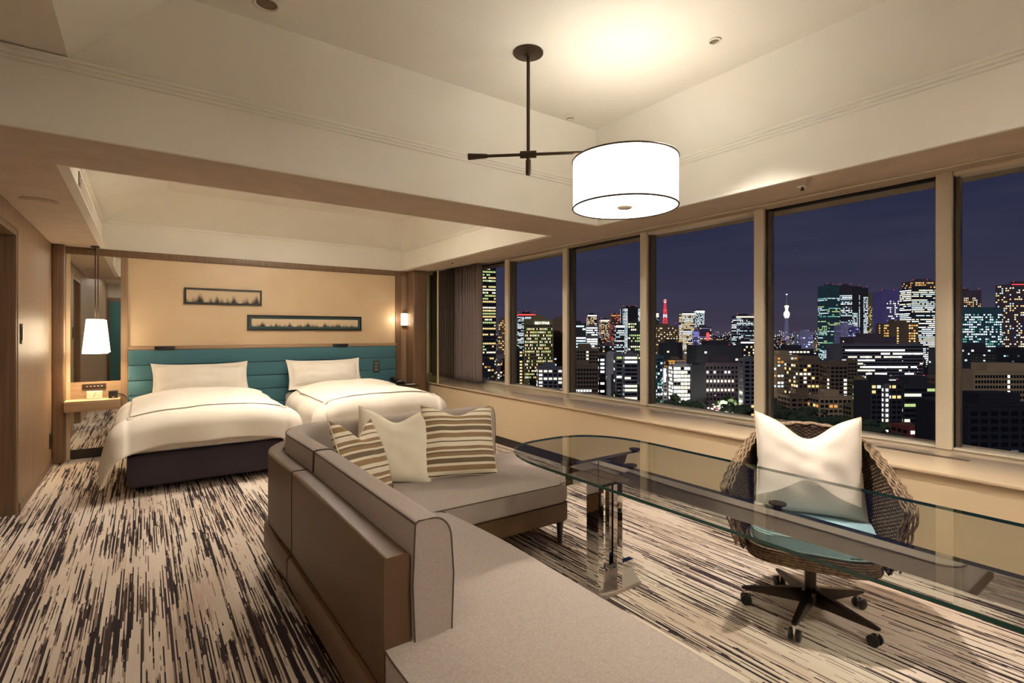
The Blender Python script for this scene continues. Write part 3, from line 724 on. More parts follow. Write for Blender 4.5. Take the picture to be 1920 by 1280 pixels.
# seat cushions
def seat(name, pts, z0, z1, bev=.02):
    bm = bmesh.new(); prism(bm, pts, z0, z1)
    es = [e for e in bm.edges if abs(e.verts[0].co.z - e.verts[1].co.z) < 1e-5]
    bmesh.ops.bevel(bm, geom=es, offset=bev, segments=3, affect='EDGES', profile=.55)
    top = [(x, y) for x, y in pts]
    return bm_obj(name, bm, sofa_gr, sf, auto=40)
def rounded(pts, rads, n=5):
    out = []
    m = len(pts)
    for i, p in enumerate(pts):
        r = rads[i]; p = Vector(p); a = Vector(pts[i - 1]); b = Vector(pts[(i + 1) % m])
        if r == 0: out.append(tuple(p)); continue
        u = (a - p).normalized() * r; v = (b - p).normalized() * r
        for k in range(n + 1):
            t = k / n; out.append(tuple((p + u) * (1 - t) ** 2 + p * 2 * t * (1 - t) + (p + v) * t * t))
    return out
near = rounded([(.600, 1.47), (.600, .62), (1.36, .62), (1.375, 2.0), (1.33, 2.50), (.70, 2.50)], [.05, .06, .10, .2, .05, .02], 6)
near = [p for p in near]
seat('seat_cushion', near, .300, .420, .022)
far = rounded([(.72, 2.52), (2.245, 2.475), (2.42, 3.10), (2.42, 3.40), (1.2, 3.42), (.74, 3.1)], [.02, .05, .2, .05, .1, .1], 5)
seat('seat_cushion', far, .300, .420, .02)
bm = bmesh.new()
tube(bm, [(x, y, .416) for x, y in near], .0035, 5, closed=True); tube(bm, [(x, y, .416) for x, y in far], .0035, 5, closed=True)
bm_obj('piping', bm, piping_m, sf)
# seat frames in brown
bm = bmesh.new(); prism(bm, [(.66, 1.46), (.63, .66), (1.33, .66), (1.345, 2.0), (1.31, 2.49), (.66, 2.49)], .165, .298); bm_obj('seat_frame', bm, sofa_br, sf)
bm = bmesh.new(); prism(bm, [(.66, 2.51), (2.25, 2.49), (2.40, 3.06), (2.40, 3.42), (2.31, 3.55), (1.1, 3.55), (.68, 3.2)], .165, .298)
bmesh.ops.bevel(bm, geom=[e for e in bm.edges], offset=.012, segments=2, affect='EDGES'); bm_obj('seat_frame', bm, sofa_br, sf, auto=35)
for (x, y) in ((2.24, 2.56), (2.28, 3.50), (.70, 2.62), (.70, 2.40), (1.25, .78), (.70, .78), (1.4, 2.60)):
    bm = bmesh.new(); lathe(bm, [(.014, 0), (.026, .165)], (x, y, 0), 12); bm_obj('leg', bm, leg_m, sf, auto=40)

# ------------------------------------------------------------------ cushions
def pillow(name, w_, h_, T, mat, label, group=None, loc=(0, 0, 0), rot=(0, 0, 0), chop=0, pinch=.06, ear=0, flange=0, n=34, cat='cushion', piping=None, flat=0):
    """local: x across, z up, y thickness; origin at the middle of the bottom edge"""
    bm = bmesh.new(); G = {}
    def pos(a, b, s):
        ex = (1 - pinch * (1 - b * b) * (1 + .0 * a)); ez = (1 - pinch * (1 - a * a))
        x = a * w_ / 2 * ex; z = b * h_ / 2 * ez
        t = (max(0, 1 - abs(a) ** 2.6) * max(0, 1 - abs(b) ** 2.6)) ** .55
        if flange:
            fa, fb = abs(a) / (1 - flange), abs(b) / (1 - flange * w_ / h_)
            t = (max(0, 1 - fa ** 2.6) * max(0, 1 - fb ** 2.6)) ** .5 + .03
        y = s * T / 2 * t
        if chop and b > -.3:
            f = math.exp(-(a / .42) ** 2) * ((b + .3) / 1.3) ** 1.6
            g2 = math.exp(-(a / .46) ** 2) * ((b + .3) / 1.3) ** 2
            z -= chop * g2 * 1.0; y += .0 * f
            y *= 1 - .35 * f
        if ear: z += ear * (abs(a) ** 4) * (abs(b) ** 4) * (1 if b > 0 else -.3)
        nn = noise.noise(Vector((a * 2.4 + len(label) % 7, b * 2.4, s * 2))) * .02 * t
        y += s * nn
        return (x, y, z + h_ / 2)
    for s in (1, -1):
        for i in range(n + 1):
            for j in range(n + 1):
                edge = i in (0, n) or j in (0, n)
                if s < 0 and edge: G[(s, i, j)] = G[(1, i, j)]; continue
                a, b = math.sin((i / n - .5) * PI * .96) / math.sin(.48 * PI), math.sin((j / n - .5) * PI * .96) / math.sin(.48 * PI)
                G[(s, i, j)] = bm.verts.new(pos(a, b, s))
        for i in range(n):
            for j in range(n):
                f = [G[(s, i, j)], G[(s, i + 1, j)], G[(s, i + 1, j + 1)], G[(s, i, j + 1)]]
                bm.faces.new(f if s < 0 else f[::-1])
    edge = [G[(1, i, 0)].co.copy() for i in range(n)] + [G[(1, n, j)].co.copy() for j in range(n)] + [G[(1, n - i, n)].co.copy() for i in range(n)] + [G[(1, 0, n - j)].co.copy() for j in range(n)]
    o = bm_obj(name, bm, mat, None, True); o.location = loc; o.rotation_euler = rot
    tag(o, label, cat, group)
    if piping:
        b2 = bmesh.new(); tube(b2, edge, .004, 6, closed=True); bm_obj('piping', b2, piping, o, True, world=False)
    return o
cream_pipe = bsdf('cream_piping', lin((226, 212, 186)), .8)
pillow('cushion', .52, .48, .16, striped('stripes_level', 'Z', .215, .1), 'striped tan and cream cushion at the right end of the sofa cushions', None, (1.735, 2.985, .425), (math.radians(-22), math.radians(3), math.radians(-12)), chop=.055, pinch=.05, ear=.015, piping=cream_pipe)
pillow('cushion', .50, .49, .15, cream_cloth, 'plain cream cushion in the middle of the three sofa cushions', None, (1.30, 3.12, .422), (math.radians(-24), math.radians(3), math.radians(-24)), chop=.08, pinch=.06, ear=.02, piping=cream_pipe)
pillow('cushion', .47, .48, .15, striped('stripes_tilted', 'Z', .215, .35), 'striped cushion slumped into the corner left of the plain cream cushion', None, (1.09, 2.86, .425), (math.radians(-24), math.radians(8), math.radians(40)), chop=.10, pinch=.05, ear=.02, piping=cream_pipe)

# ------------------------------------------------------------------ beds
def bed(x0, x1, yf, label):
    b = thing('bed', label, 'bed', ((x0 + x1) / 2, (yf + 7.28) / 2, 0))
    boxo('box_base', x0 + .02, x1 - .02, yf - .0, 7.28, .055, .335, bed_dark, b, .03, 3)
    boxo('mattress', x0 + .02, x1 - .02, yf + .02, 7.28, .34, .60, linen_w, b, .05, 3)
    boxo('foot_band', x0 + .032, x1 - .032, yf + .062, yf + .0695, .10, .30, bed_dark, b) if False else None
    for (x, y) in ((x0 + .12, yf + .2), (x1 - .12, yf + .2), (x0 + .12, 7.15), (x1 - .12, 7.15)):
        bm = bmesh.new(); lathe(bm, [(.025, 0), (.03, .056)], (x, y, 0), 12); bm_obj('leg', bm, black_pl, b)
    return b
def duvet(x0, x1, yf, ztop, label, hang_l=.52, hang_r=.46, hang_f=.40, seed=0, yh=6.72, flare_l=.12):
    bm = bmesh.new(); R = .17
    nx, ny = 84, 84
    def xs(i):
        return -hang_l + (x1 - x0 + hang_l + hang_r) * i / nx
    def ys(j):
        return -hang_f + (yh - yf + hang_f) * j / ny
    Wd = x1 - x0
    V = []
    for j in range(ny + 1):
        row = []
        for i in range(nx + 1):
            p, q = xs(i), ys(j)
            ex = -p if p < 0 else (p - Wd if p > Wd else 0); sx = -1 if p < 0 else 1
            ey = -q if q < 0 else 0
            m = math.hypot(ex, ey)
            bxp, byp = min(max(p, 0), Wd), max(q, 0)
            u = bxp / Wd * 2 - 1; vq = byp / (yh - yf)
            dome = .095 * (1 - abs(u) ** 3) * (1 - .35 * (1 - min(1, vq / .3)) ** 2)
            z = ztop + dome
            # fold-back at the head
            if q > yh - yf - .24:
                k = min(1, (q - (yh - yf - .24)) / .05); z += .022 * k
                k2 = max(0, (q - (yh - yf - .07)) / .07); z -= .07 * k2 ** 2
            z += .012 * noise.noise(Vector((p * 2.2 + seed, q * 2.2, 0))) + .006 * noise.noise(Vector((p * 6 + seed, q * 3, 3)))
            X, Y = x0 + bxp, yf + byp
            if m > 0:
                dx, dy = sx * ex / m, -ey / m
                R_ = R
                if m < R_ * PI / 2: out = R_ * math.sin(m / R_); dz = R_ * (1 - math.cos(m / R_))
                else: out = R_ + (m - R_ * PI / 2) * (.02 + (flare_l if sx < 0 and ex > 0 else .03)); dz = R_ + (m - R_ * PI / 2)
                wv = .018 * math.sin((q if ex > ey else p) * 9 + seed) * min(1, max(0, m - .1) / .3)
                if ex > 0 and ey > 0: out += .05 * min(ex, ey) / .4; wv += .02
                out = out - R * .42 + wv
                X += dx * out; Y += dy * out; z -= dz
                z = max(z, .16 + .02 * math.sin(p * 5))
            row.append(bm.verts.new((X, Y, z)))
        V.append(row)
    for j in range(ny):
        for i in range(nx): bm.faces.new((V[j][i], V[j][i + 1], V[j + 1][i + 1], V[j + 1][i]))
    bmesh.ops.recalc_face_normals(bm, faces=bm.faces)
    o = bm_obj('duvet', bm, linen_w, None, True)
    md = o.modifiers.new('s', 'SOLIDIFY'); md.thickness = .03; md.offset = -1
    sb = o.modifiers.new('sub', 'SUBSURF'); sb.levels = sb.render_levels = 1
    return tag(o, label, 'duvet')
bed(-.14, 1.16, 5.42, 'left twin bed with a dark fabric base')
bed(1.50, 2.80, 5.42, 'right twin bed, partly hidden behind the sofa')
duvet(-.13, 1.15, 5.40, .665, 'plump white duvet spread over the left bed', seed=2)
duvet(1.51, 2.79, 5.42, .665, 'plump white duvet spread over the right bed', seed=9, hang_l=.44, flare_l=.03)
def bpil(x, y, w_, label):
    pillow('pillow', w_, .40, .17, linen_w, label, None, (x, y, .655), (math.radians(-24), 0, 0), pinch=.05, flange=.09, cat='pillow', ear=.02)
bpil(.56, 6.98, 1.0, 'wide white pillow propped against the headboard on the left bed')
bpil(1.99, 6.98, .98, 'wide white pillow propped against the headboard on the right bed')

# ------------------------------------------------------------------ glass table
tb = thing('glass_table', 'long oval glass table on polished chrome slabs in front of the windows', 'table', (2.08, 1.9, 0))
CX, HX, Y1, Y0 = 2.085, .445, 2.52, -.55
pts = []
def endcurve(cy, sgn, a0, n=26):
    out = []
    for k in range(n + 1):
        a = PI * k / n
        c_, s_ = math.cos(a), math.sin(a)
        x = CX - sgn * HX * math.copysign(abs(c_) ** .72, c_); y = cy + sgn * .52 * abs(s_) ** .85
        out.append((x, y))
    return out
pts = endcurve(2.0, 1, 0) + endcurve(0.0, -1, 0)
bm = bmesh.new(); side = prism(bm, pts, .706, .719)
for f in side: f.material_index = 1
bm_obj('tabletop', bm, [table_top_m, table_edge], tb)
satin = bsdf('satin_steel', lin((206, 192, 180)), .38, .75)
def slabset(yc):
    for (x0, y0, x1, y1) in ((1.945, yc - .06, 1.985, yc + .03), (2.052, yc - .095, 2.092, yc - .005), (2.16, yc + .035, 2.20, yc + .075), (2.0, yc + .045, 2.04, yc + .075)):
        boxo('upright_slab', x0, x1, y0, y1, .021, .585, chrome, tb, .0015, 1)
    bm = bmesh.new(); prism(bm, [(1.93, yc - .10), (2.23, yc - .10), (2.35, yc + .09), (1.93, yc + .09)], .0, .02)
    bm_obj('base_plate', bm, satin, tb)
    boxo('base_rib', 2.095, 2.33, yc + .035, yc + .07, .021, .07, chrome, tb, .001, 1)
    boxo('cross_beam', 1.80, 2.40, yc + .04, yc + .085, .586, .688, chrome, tb, .0015, 1)
    boxo('tie_block', 1.944, 2.10, yc - .09, yc + .039, .586, .60, chrome, tb)
slabset(1.975); slabset(-.10)
boxo('long_beam', 2.045, 2.085, -.055, 2.013, .601, .688, chrome, tb, .0015, 1)
for (x, y) in ((1.83, 2.035), (2.37, 2.035), (2.09, 1.05), (2.065, 1.80), (1.83, -.04), (2.37, -.04)):
    bm = bmesh.new(); lathe(bm, [(.018, .6885), (.018, .698), (.033, .699), (.033, .7055)], (x, y, 0), 24); bm_obj('glass_pad', bm, bronze, tb, auto=35)
bm = bmesh.new(); lathe(bm, [(.0325, .7195), (.0325, .722)], (0, 0, 0), 24); bm.free()

# ------------------------------------------------------------------ wicker swivel chair
CC = Vector((2.68, 1.185, 0)); AZ = math.atan2(-.43, -.90)   # facing direction
ch = thing('wicker_chair', 'round-backed wicker swivel chair with pale blue seat behind the glass table', 'chair', (CC.x, CC.y, 0), rz=0)
ch.rotation_euler = (0, 0, AZ)                               # local +x = forward
def plan(u):
    """half outline of the shell seen from above, u 0 = back middle .. 1 = front of the arm"""
    P_ = [(-.345, 0), (-.345, .10), (-.325, .19), (-.26, .262), (-.16, .30), (-.02, .33), (.12, .352), (.235, .365)]
    f = u * (len(P_) - 1); k = min(int(f), len(P_) - 2); f -= k
    p0, p1, p2, p3 = P_[max(k - 1, 0)] if k else (P_[1][0], -P_[1][1]), P_[k], P_[k + 1], P_[min(k + 2, len(P_) - 1)]
    return tuple(.5 * ((2 * b) + (-a + c) * f + (2 * a - 5 * b + 4 * c - d) * f * f + (-a + 3 * b - 3 * c + d) * f ** 3) for a, b, c, d in zip(p0, p1, p2, p3))
def shell_xy(phi, t):
    u = min(1, abs(phi) / PHM); x, y = plan(u); k = .80 + .20 * min(1, max(0, t) / .55) ** .8
    return x * k + (.05 * k if x < 0 else 0) * 0, math.copysign(1, phi) * y * k
PHM = math.radians(140)
def top_z(phi):
    u = abs(phi) / PHM
    if u < .30: return .885 - .03 * (u / .30) ** 2
    v = (u - .30) / .70
    return .855 - .225 * v ** 1.0
ZB0 = .335
bm = bmesh.new(); G = []
NP, NT = 90, 20
for i in range(NP + 1):
    phi = -PHM + 2 * PHM * i / NP; col = []
    for j in range(NT + 1):
        t = j / NT; z = ZB0 + (top_z(phi) - ZB0) * t
        x, y = shell_xy(phi, (z - ZB0) / .55)
        x -= .05 * t * max(0, 1 - abs(phi) / PHM / .6)
        col.append((Vector((x, y, z))))
    G.append(col)
vg = [[bm.verts.new(v) for v in col] for col in G]
for i in range(NP):
    for j in range(NT): bm.faces.new((vg[i][j], vg[i + 1][j], vg[i + 1][j + 1], vg[i][j + 1]))
o = bm_obj('shell_core', bm, wicker_c, ch, True, world=False); o.modifiers.new('s', 'SOLIDIFY').thickness = .005
def at(phi_i, z):
    i0 = min(int(phi_i), NP - 1); f = phi_i - i0
    a, b = G[i0], G[i0 + 1]
    def q(col):
        z0, z1 = col[0].z, col[-1].z; t = (z - z0) / (z1 - z0) * NT; t = min(max(t, 0), NT); k = min(int(t), NT - 1); return col[k].lerp(col[k + 1], t - k)
    return q(a).lerp(q(b), f)
bm = bmesh.new(); step = .0095; r = 0
zz = ZB0 + .01
while zz < .885:
    run = []; k = 0
    NS = 270
    for s in range(NS + 1):
        pi_ = NP * s / NS; phi = -PHM + 2 * PHM * pi_ / NP
        if zz > top_z(phi) - .012:
            if len(run) > 3: tube(bm, run, .0042, 4, cap=False)
            run = []; continue
        p = at(pi_, zz); p2 = at(min(pi_ + .4, NP), zz); t = (p2 - p)
        if t.length < 1e-5: t = p - at(pi_ - .4, zz)
        t.normalize(); nrm = Vector((-t.y, t.x, 0))
        run.append(p + nrm * .004 * (1 if (s // 3 + r) % 2 else -1) + Vector((0, 0, .001 * math.sin(s))))
    if len(run) > 3: tube(bm, run, .0042, 4, cap=False)
    zz += step; r += 1
o = bm_obj('woven_strands', bm, wicker_a, ch, True, world=False); o['kind'] = 'stuff'
# braided rim: strands twisted along the top edge and down the arm fronts
edge = [G[0][j] for j in range(2, NT)] + [G[i][NT] for i in range(NP + 1)] + [G[NP][NT - j] for j in range(1, NT - 1)]
pl_ = []
for a, b in zip(edge, edge[1:]):
    m = max(1, int((b - a).length / .006))
    for k in range(m): pl_.append(a.lerp(b, k / m))
for s in range(5):
    bm = bmesh.new(); run = []
    for k, p in enumerate(pl_):
        q = pl_[min(k + 1, len(pl_) - 1)] - pl_[max(k - 1, 0)]; q.normalize()
        c = Vector((p.x, p.y, 0)).normalized(); u = c - q * c.dot(q); u.normalize(); v = q.cross(u)
        off = (s - 2) * .0115
        run.append(p + u * off * 1.0 + v * (.0035 * math.sin(k * .6 + s * 1.9)) + u * (.003 * math.cos(k * .6 + s * 1.9)))
    tube(bm, run, .0054, 5); bm_obj('rim_strand', bm, wicker_b, ch, True, world=False)
# seat
bm = bmesh.new(); sp_ = []
for k in range(48):
    a = 2 * PI * k / 48; c_, s_ = math.cos(a), math.sin(a); rad = 1 / ((abs(c_) ** 4 + abs(s_) ** 4) ** .25)
    sp_.append((.0 + c_ * rad * .245, s_ * rad * .262))
prism(bm, sp_, .385, .458)
bmesh.ops.bevel(bm, geom=[e for e in bm.edges if abs(e.verts[0].co.z - e.verts[1].co.z) < 1e-5], offset=.018, segments=3, affect='EDGES')
o = bm_obj('seat_cushion', bm, seat_blue, ch, world=False, auto=40)
bm = bmesh.new(); tube(bm, [(x * 1.0, y * 1.0, .452) for x, y in sp_], .004, 6, closed=True); tube(bm, [(x, y, .392) for x, y in sp_], .004, 6, closed=True)
bm_obj('piping', bm, bsdf('pale_blue_piping', lin((196, 222, 222)), .6), o, True, world=False)
bm = bmesh.new(); prism(bm, [(x * 1.04 + .0, y * 1.06) for x, y in sp_], .315, .384); bm_obj('seat_pan', bm, wicker_c, ch, world=False)
bm = bmesh.new()
for k in range(6): tube(bm, [(x * 1.05, y * 1.07, .322 + k * .0115) for x, y in sp_], .0058, 5, closed=True)
o = bm_obj('woven_apron', bm, wicker_a, ch, True, world=False); o['kind'] = 'stuff'
bm = bmesh.new(); lathe(bm, [(.026, .13), (.026, .27), (.034, .275), (.034, .314)], (0, 0, 0), 20); bm_obj('gas_column', bm, chair_metal, ch, world=False, auto=35)
bm = bmesh.new(); lathe(bm, [(.03, .065), (.045, .075), (.045, .125), (.034, .14)], (0, 0, 0), 20); bm_obj('hub', bm, chair_metal, ch, world=False, auto=35)
feet = [(2.396, 1.126), (2.514, 1.435), (2.645, .898), (2.926, 1.075), (2.843, 1.416)]
Rz = Matrix.Rotation(-AZ, 3, 'Z')
base0 = None
for fx, fy in feet:
    v = Vector((fx - CC.x, fy - CC.y, 0)); v = v.normalized() * .295; d = Rz @ v; a = math.atan2(d.y, d.x)
    R3 = Matrix.Rotation(a, 4, 'Z')
    bm = bmesh.new(); pr = [(.03, .062, .135, .022), (.16, .068, .112, .019), (.285, .074, .092, .015), (.312, .076, .086, .011)]
    rg = []
    for (x, z0, z1, w2) in pr: rg.append([bm.verts.new(R3 @ Vector(q)) for q in ((x, -w2, z0), (x, w2, z0), (x, w2 * .75, z1), (x, -w2 * .75, z1))])
    for p, q in zip(rg, rg[1:]):
        for k in range(4): bm.faces.new((p[k], p[(k + 1) % 4], q[(k + 1) % 4], q[k]))
    bm.faces.new(rg[0][::-1]); bm.faces.new(rg[-1])
    bmesh.ops.bevel(bm, geom=list(bm.edges), offset=.003, segments=2, affect='EDGES')
    bm_obj('star_leg', bm, chair_metal, ch, world=False, auto=35)
    bm = bmesh.new()
    for s in (-1, 1): 
        b3 = bmesh.new(); lathe(b3, [(.018, -.009), (.026, -.006), (.026, .006), (.018, .009)], (0, 0, 0), 18, axis='Y')
        me = bpy.data.meshes.new('t'); b3.to_mesh(me); b3.free(); me.transform(R3 @ Matrix.Translation((.29, s * .016, .026))); bm.from_mesh(me); bpy.data.meshes.remove(me)
    ca = bm_obj('caster', bm, black_pl, ch, world=False, auto=35)
    bm = bmesh.new(); box(bm, .278, .302, -.006, .006, .026, .076, .002, M=R3); bm_obj('caster_fork', bm, chrome, ca, world=False)
Fw = Vector((math.cos(AZ), math.sin(AZ), 0))
pp = CC - Fw * .10
pillow('cushion', .50, .50, .17, pearl_cloth, 'pearly white cushion with pinched corners on the wicker chair', None, (pp.x, pp.y, .462), (math.radians(-19), 0, AZ + PI / 2 + math.radians(4)), chop=.105, pinch=.05, ear=.02, piping=cream_pipe)

# rear furniture seen only in the mirrors: teal wardrobe doors on the rear wall
wd = thing('wardrobe', 'tall teal wardrobe doors between wood posts, seen reflected in the mirror', 'wardrobe', (.2, YR + .3, 0))
boxo('carcase', XL + .01, 1.6, YR + .002, YR + .40, 0, 2.3, wood_dk, wd)
for k in range(3): boxo('door', XL + .06 + k * .78, XL + .74 + k * .78, YR + .401, YR + .425, .1, 2.2, teal_door, wd, .003)
for k in range(3): boxo('handle', XL + .70 + k * .78, XL + .71 + k * .78, YR + .426, YR + .44, 1.0, 1.3, bronze, wd)
# made-up fittings, out of view, for the added ceiling fill lights
for (x, y, z, r, lb) in ((-.1, 1.0, ZC, .10, 'added unseen fill panel in the low ceiling strip beside the camera'), (-.1, -1.3, ZC, .10, 'added unseen fill panel in the low ceiling strip behind the camera'), (2.2, -1.4, ZT, .12, 'added unseen wide fill panel in the main ceiling behind the camera'), (1.4, 5.2, ZT2, .12, 'added unseen wide fill panel in the ceiling recess over the beds')):
    t = thing('fill_fitting', lb, 'lamp', (x, y, z)); bm = bmesh.new(); lathe(bm, [(r, -.001), (r, -.012), (r * .9, -.014)], (x, y, z), 32); bm_obj('housing', bm, white_pl, t, auto=30)
    bm = bmesh.new(); lathe(bm, [(r * .88, -.0145), (r * .88, -.016)], (x, y, z), 32); bm_obj('diffuser', bm, glow, t)
#CITY#
# ------------------------------------------------------------------ the city beyond the glass
GZ = -75.0
FWD = Vector((math.sin(YAW), math.cos(YAW), 0)); RGT = Vector((math.cos(YAW), -math.sin(YAW), 0))
def place(u, D): return FWD * D + RGT * ((u - 960) / 956 * D)
def hz(v, D): return CAM_H + (622 - v) * D / 956
EM = {}
def em(key, rgb, s):
    if key not in EM: EM[key] = emit('lit_window_' + key, lin(rgb), s)
    return EM[key]
for k, c, s in (('warm', (255, 214, 140), 1.5), ('pale', (255, 240, 206), 1.7), ('cool', (206, 232, 240), 1.5), ('white', (250, 252, 250), 2.0), ('green', (206, 232, 150), 1.1),
                ('amber', (240, 168, 84), 1.2), ('teal', (130, 214, 196), .9), ('violet', (150, 140, 220), .8), ('red', (255, 70, 70), 2.2), ('dimwarm', (190, 150, 90), .45), ('dimcool', (130, 150, 164), .45), ('hot', (255, 250, 236), 3.5)):
    em(k, c, s * (.5 if k not in ('hot',) else .6))
WALLS = {}
def wall(key, rgb=None):
    if key not in WALLS:
        m = bsdf('facade_' + key, lin(rgb), .8); mix_noise(m, tuple(x * .8 for x in lin(rgb)), (.05, .05, .08)); WALLS[key] = m
    return WALLS[key]
wall('dark', (46, 44, 48)); wall('grey', (96, 94, 96)); wall('brown', (108, 86, 64)); wall('tan', (158, 132, 96)); wall('night', (28, 27, 32)); wall('teal', (52, 84, 90)); wall('violet', (104, 92, 150)); wall('pale', (150, 146, 140)); wall('plum', (84, 66, 72)); wall('lav', (150, 144, 176)); wall('brick', (118, 52, 38)); wall('olive', (116, 104, 62))
win_dark = bsdf('dark_window_glass', lin((20, 22, 28)), .15, spec=.6)
crng = random.Random(11)
# sun lamp added as fill on the facades, the sky holds no moon
light('city_fill', 'SUN', (300, 300, 200), .75, .5, (.80, .80, .95), rot=(math.radians(58), 0, math.radians(-70)))
def quads(name, Q, mats, parent, kind='stuff'):
    """Q: list of (corner, ux, uz, depth vector, material index) -> shallow lit panes"""
    vs, fs, mi = [], [], []
    for c, ux, uz, nd, k in Q:
        b = len(vs); vs += [c, c + ux, c + ux + uz, c + uz, c - nd, c + ux - nd, c + ux + uz - nd, c + uz - nd]
        fs += [(b, b + 1, b + 2, b + 3), (b, b + 4, b + 5, b + 1), (b + 1, b + 5, b + 6, b + 2), (b + 2, b + 6, b + 7, b + 3), (b + 3, b + 7, b + 4, b)]; mi += [k] * 5
    me = bpy.data.meshes.new(name); me.from_pydata([tuple(v) for v in vs], [], fs); me.update()
    o = link(name, me, mats, parent)
    for p, k in zip(me.polygons, mi): p.material_index = k
    if kind: o['kind'] = kind
    return o
FOOT = []
def building(name, label, u0, u1, vt, D, facade, pal=('warm',), prob=.5, fl=3.6, bay=3.0, rot=0, deep=None, crown=None, strips=0, zmin=None, roofbox=True, beacons=0, group=None, cat='building', rows=None, cols=None, split=None, wh=.55, ww=.7, skip_top=1, side=True, darkwin=False, zb=GZ, seed=None, runs=False, single=False):
    rg = random.Random(seed if seed is not None else int(u0 * 7 + vt))
    A, B = place(u0, D), place(u1, D)
    ctr = (A + B) / 2; wd = (B - A).length
    zt = hz(vt, D); dp = deep or min(wd * .8, 34)
    R = Matrix.Rotation(math.radians(rot), 3, 'Z')
    ux = R @ RGT; un = R @ -FWD        # un points to the camera
    t = thing(name, label, cat, (ctr.x, ctr.y, zb), group); FOOT.append(((ctr - un * dp / 2).to_2d(), math.hypot(wd, dp) / 2))
    org = ctr - ux * wd / 2            # left end of the front, at z 0
    base = Vector((0, 0, 1))
    P = [org, org + ux * wd, org + ux * wd - un * dp, org - un * dp]
    bm = bmesh.new(); prism(bm, [(p.x, p.y) for p in P], zb, zt)
    # parapet
    prism(bm, [(p.x, p.y) for p in [org + un * .2 - ux * .2, org + ux * (wd + .2) + un * .2, org + ux * (wd + .2) - un * 1, org - ux * .2 - un * 1]], zt + .01, zt + 1.0)
    bm_obj('walls', bm, wall(facade), t)
    if roofbox:
        q = org + ux * wd * .25 - un * dp * .2
        bm = bmesh.new(); prism(bm, [(p.x, p.y) for p in (q, q + ux * wd * .45, q + ux * wd * .45 - un * dp * .4, q - un * dp * .4)], zt + .01, zt + min(6, wd * .2)); bm_obj('roof_plant', bm, wall(facade), t)
    darkwin = darkwin or (D <= 760 and prob > .06 and not (group or '').startswith('anon'))
    keys = list(pal); mats = [EM[k] for k in keys] + [win_dark]
    Q = []; QD = []
    faces = [(org, ux, un, wd)]
    if side: faces += [(org - un * dp, un, -ux, dp), (org + ux * wd, -un, ux, dp)]
    z0 = max(zb + 4, zmin if zmin is not None else -1e9, hz(900, D))
    for fi, (o_, dx, dn_, wid) in enumerate(faces):
        nb = cols if (cols and fi == 0) else max(1, int((wid - 1.2) / bay)); bw = (wid - 1.2) / nb
        nf = rows if rows else int((zt - 1.5 * skip_top - z0) / fl); 
        f_ = fl if not rows else (zt - 1.5 * skip_top - z0) / rows
        for r_ in range(nf):
            z = zt - 1.5 * skip_top - (r_ + 1) * f_
            on = rg.random() < prob; keyrow = rg.randrange(len(keys))
            for c in range(nb):
                if runs:
                    if rg.random() < .16: on = rg.random() < prob
                    lit = on and rg.random() < .93
                else: lit = rg.random() < prob
                if split and not split(c / nb, r_): lit = False
                g0 = bw * (1 - ww) / 2
                cpos = Vector(o_) + dx * (.6 + c * bw + g0) + Vector((0, 0, z + f_ * (1 - wh) / 2)) + dn_ * .12
                if lit:
                    k = keyrow if (runs and rg.random() < .8) else rg.randrange(len(keys))
                    Q.append((cpos, dx * bw * ww, Vector((0, 0, f_ * wh)), dn_ * .12, k))
                elif darkwin: Q.append((cpos, dx * bw * ww, Vector((0, 0, f_ * wh)), dn_ * .12, len(keys)))
    if Q: quads('windows', Q, mats, t)
    if crown:
        q = org + un * .3; quads('lit_crown', [(q + Vector((0, 0, zt - crown[1])), ux * wd, Vector((0, 0, crown[1] * .8)), un * .3, 0)], [EM[crown[0]]], t, None)
    for k in range(beacons):
        p = org + ux * wd * ((k + .1) / max(1, beacons - .8)) - un * 2
        bm = bmesh.new(); h_ = 3 + 5 * rg.random(); s_ = D / 956 * .5
        tube(bm, [(p.x, p.y, zt), (p.x, p.y, zt + h_)], s_ * .5, 5); bm_obj('mast', bm, wall('dark'), t)
        bm = bmesh.new(); lathe(bm, [(.01, -s_ * 1.5), (s_ * 1.5, 0), (.01, s_ * 1.5)], (p.x, p.y, zt + h_), 8, cap=False); bm_obj('beacon', bm, EM['red'], t)
    t['_u'] = 0; del t['_u']
    return t, org, ux, un, wd, zt
gb = boxo('city_ground', -2500, 9000, -6000, 9500, GZ - 3, GZ, bsdf('city_ground_dark', lin((26, 25, 28)), .9)); struct(gb); gb.name = 'floor_2'
T = 'office_tower'; Bd = 'office_building'
building(T, 'slender lit tower rising right beside the curtain', 893, 931, 499, 700, 'dark', ('green', 'pale', 'warm'), .62, 4.1, 2.6, 18, runs=True, zmin=-62, ww=.8, wh=.5)
building(Bd, 'dark block with sparse amber lights just right of the curtain tower', 934, 952, 598, 900, 'brown', ('amber', 'warm'), .35)
building(T, 'red-crowned tower behind the hotel block with the roof sign', 970, 1004, 588, 1500, 'night', ('cool', 'white'), .6, runs=True, crown=('red', 5), beacons=3)
t, org, ux, un, wd_, zt = building('hotel_building', 'broad hotel block with gold window grid and white roof sign', 983, 1037, 600, 600, 'olive', ('warm', 'green', 'pale'), .62, cols=17, rows=17, zmin=-54, split=lambda c, r: r > 0, ww=.62, wh=.5, skip_top=3.2, deep=24, side=False, rot=0)
sg = thing('roof_sign', 'small white illuminated letters at the top of the gold hotel block', 'sign', tuple(org + ux * wd_ * .62 + Vector((0, 0, zt - 4))))
fc = bpy.data.curves.new('sign_text', 'FONT'); fc.body = 'BEXYPAR'; fc.size = 4.2; fc.extrude = .15; fc.align_x = 'CENTER'
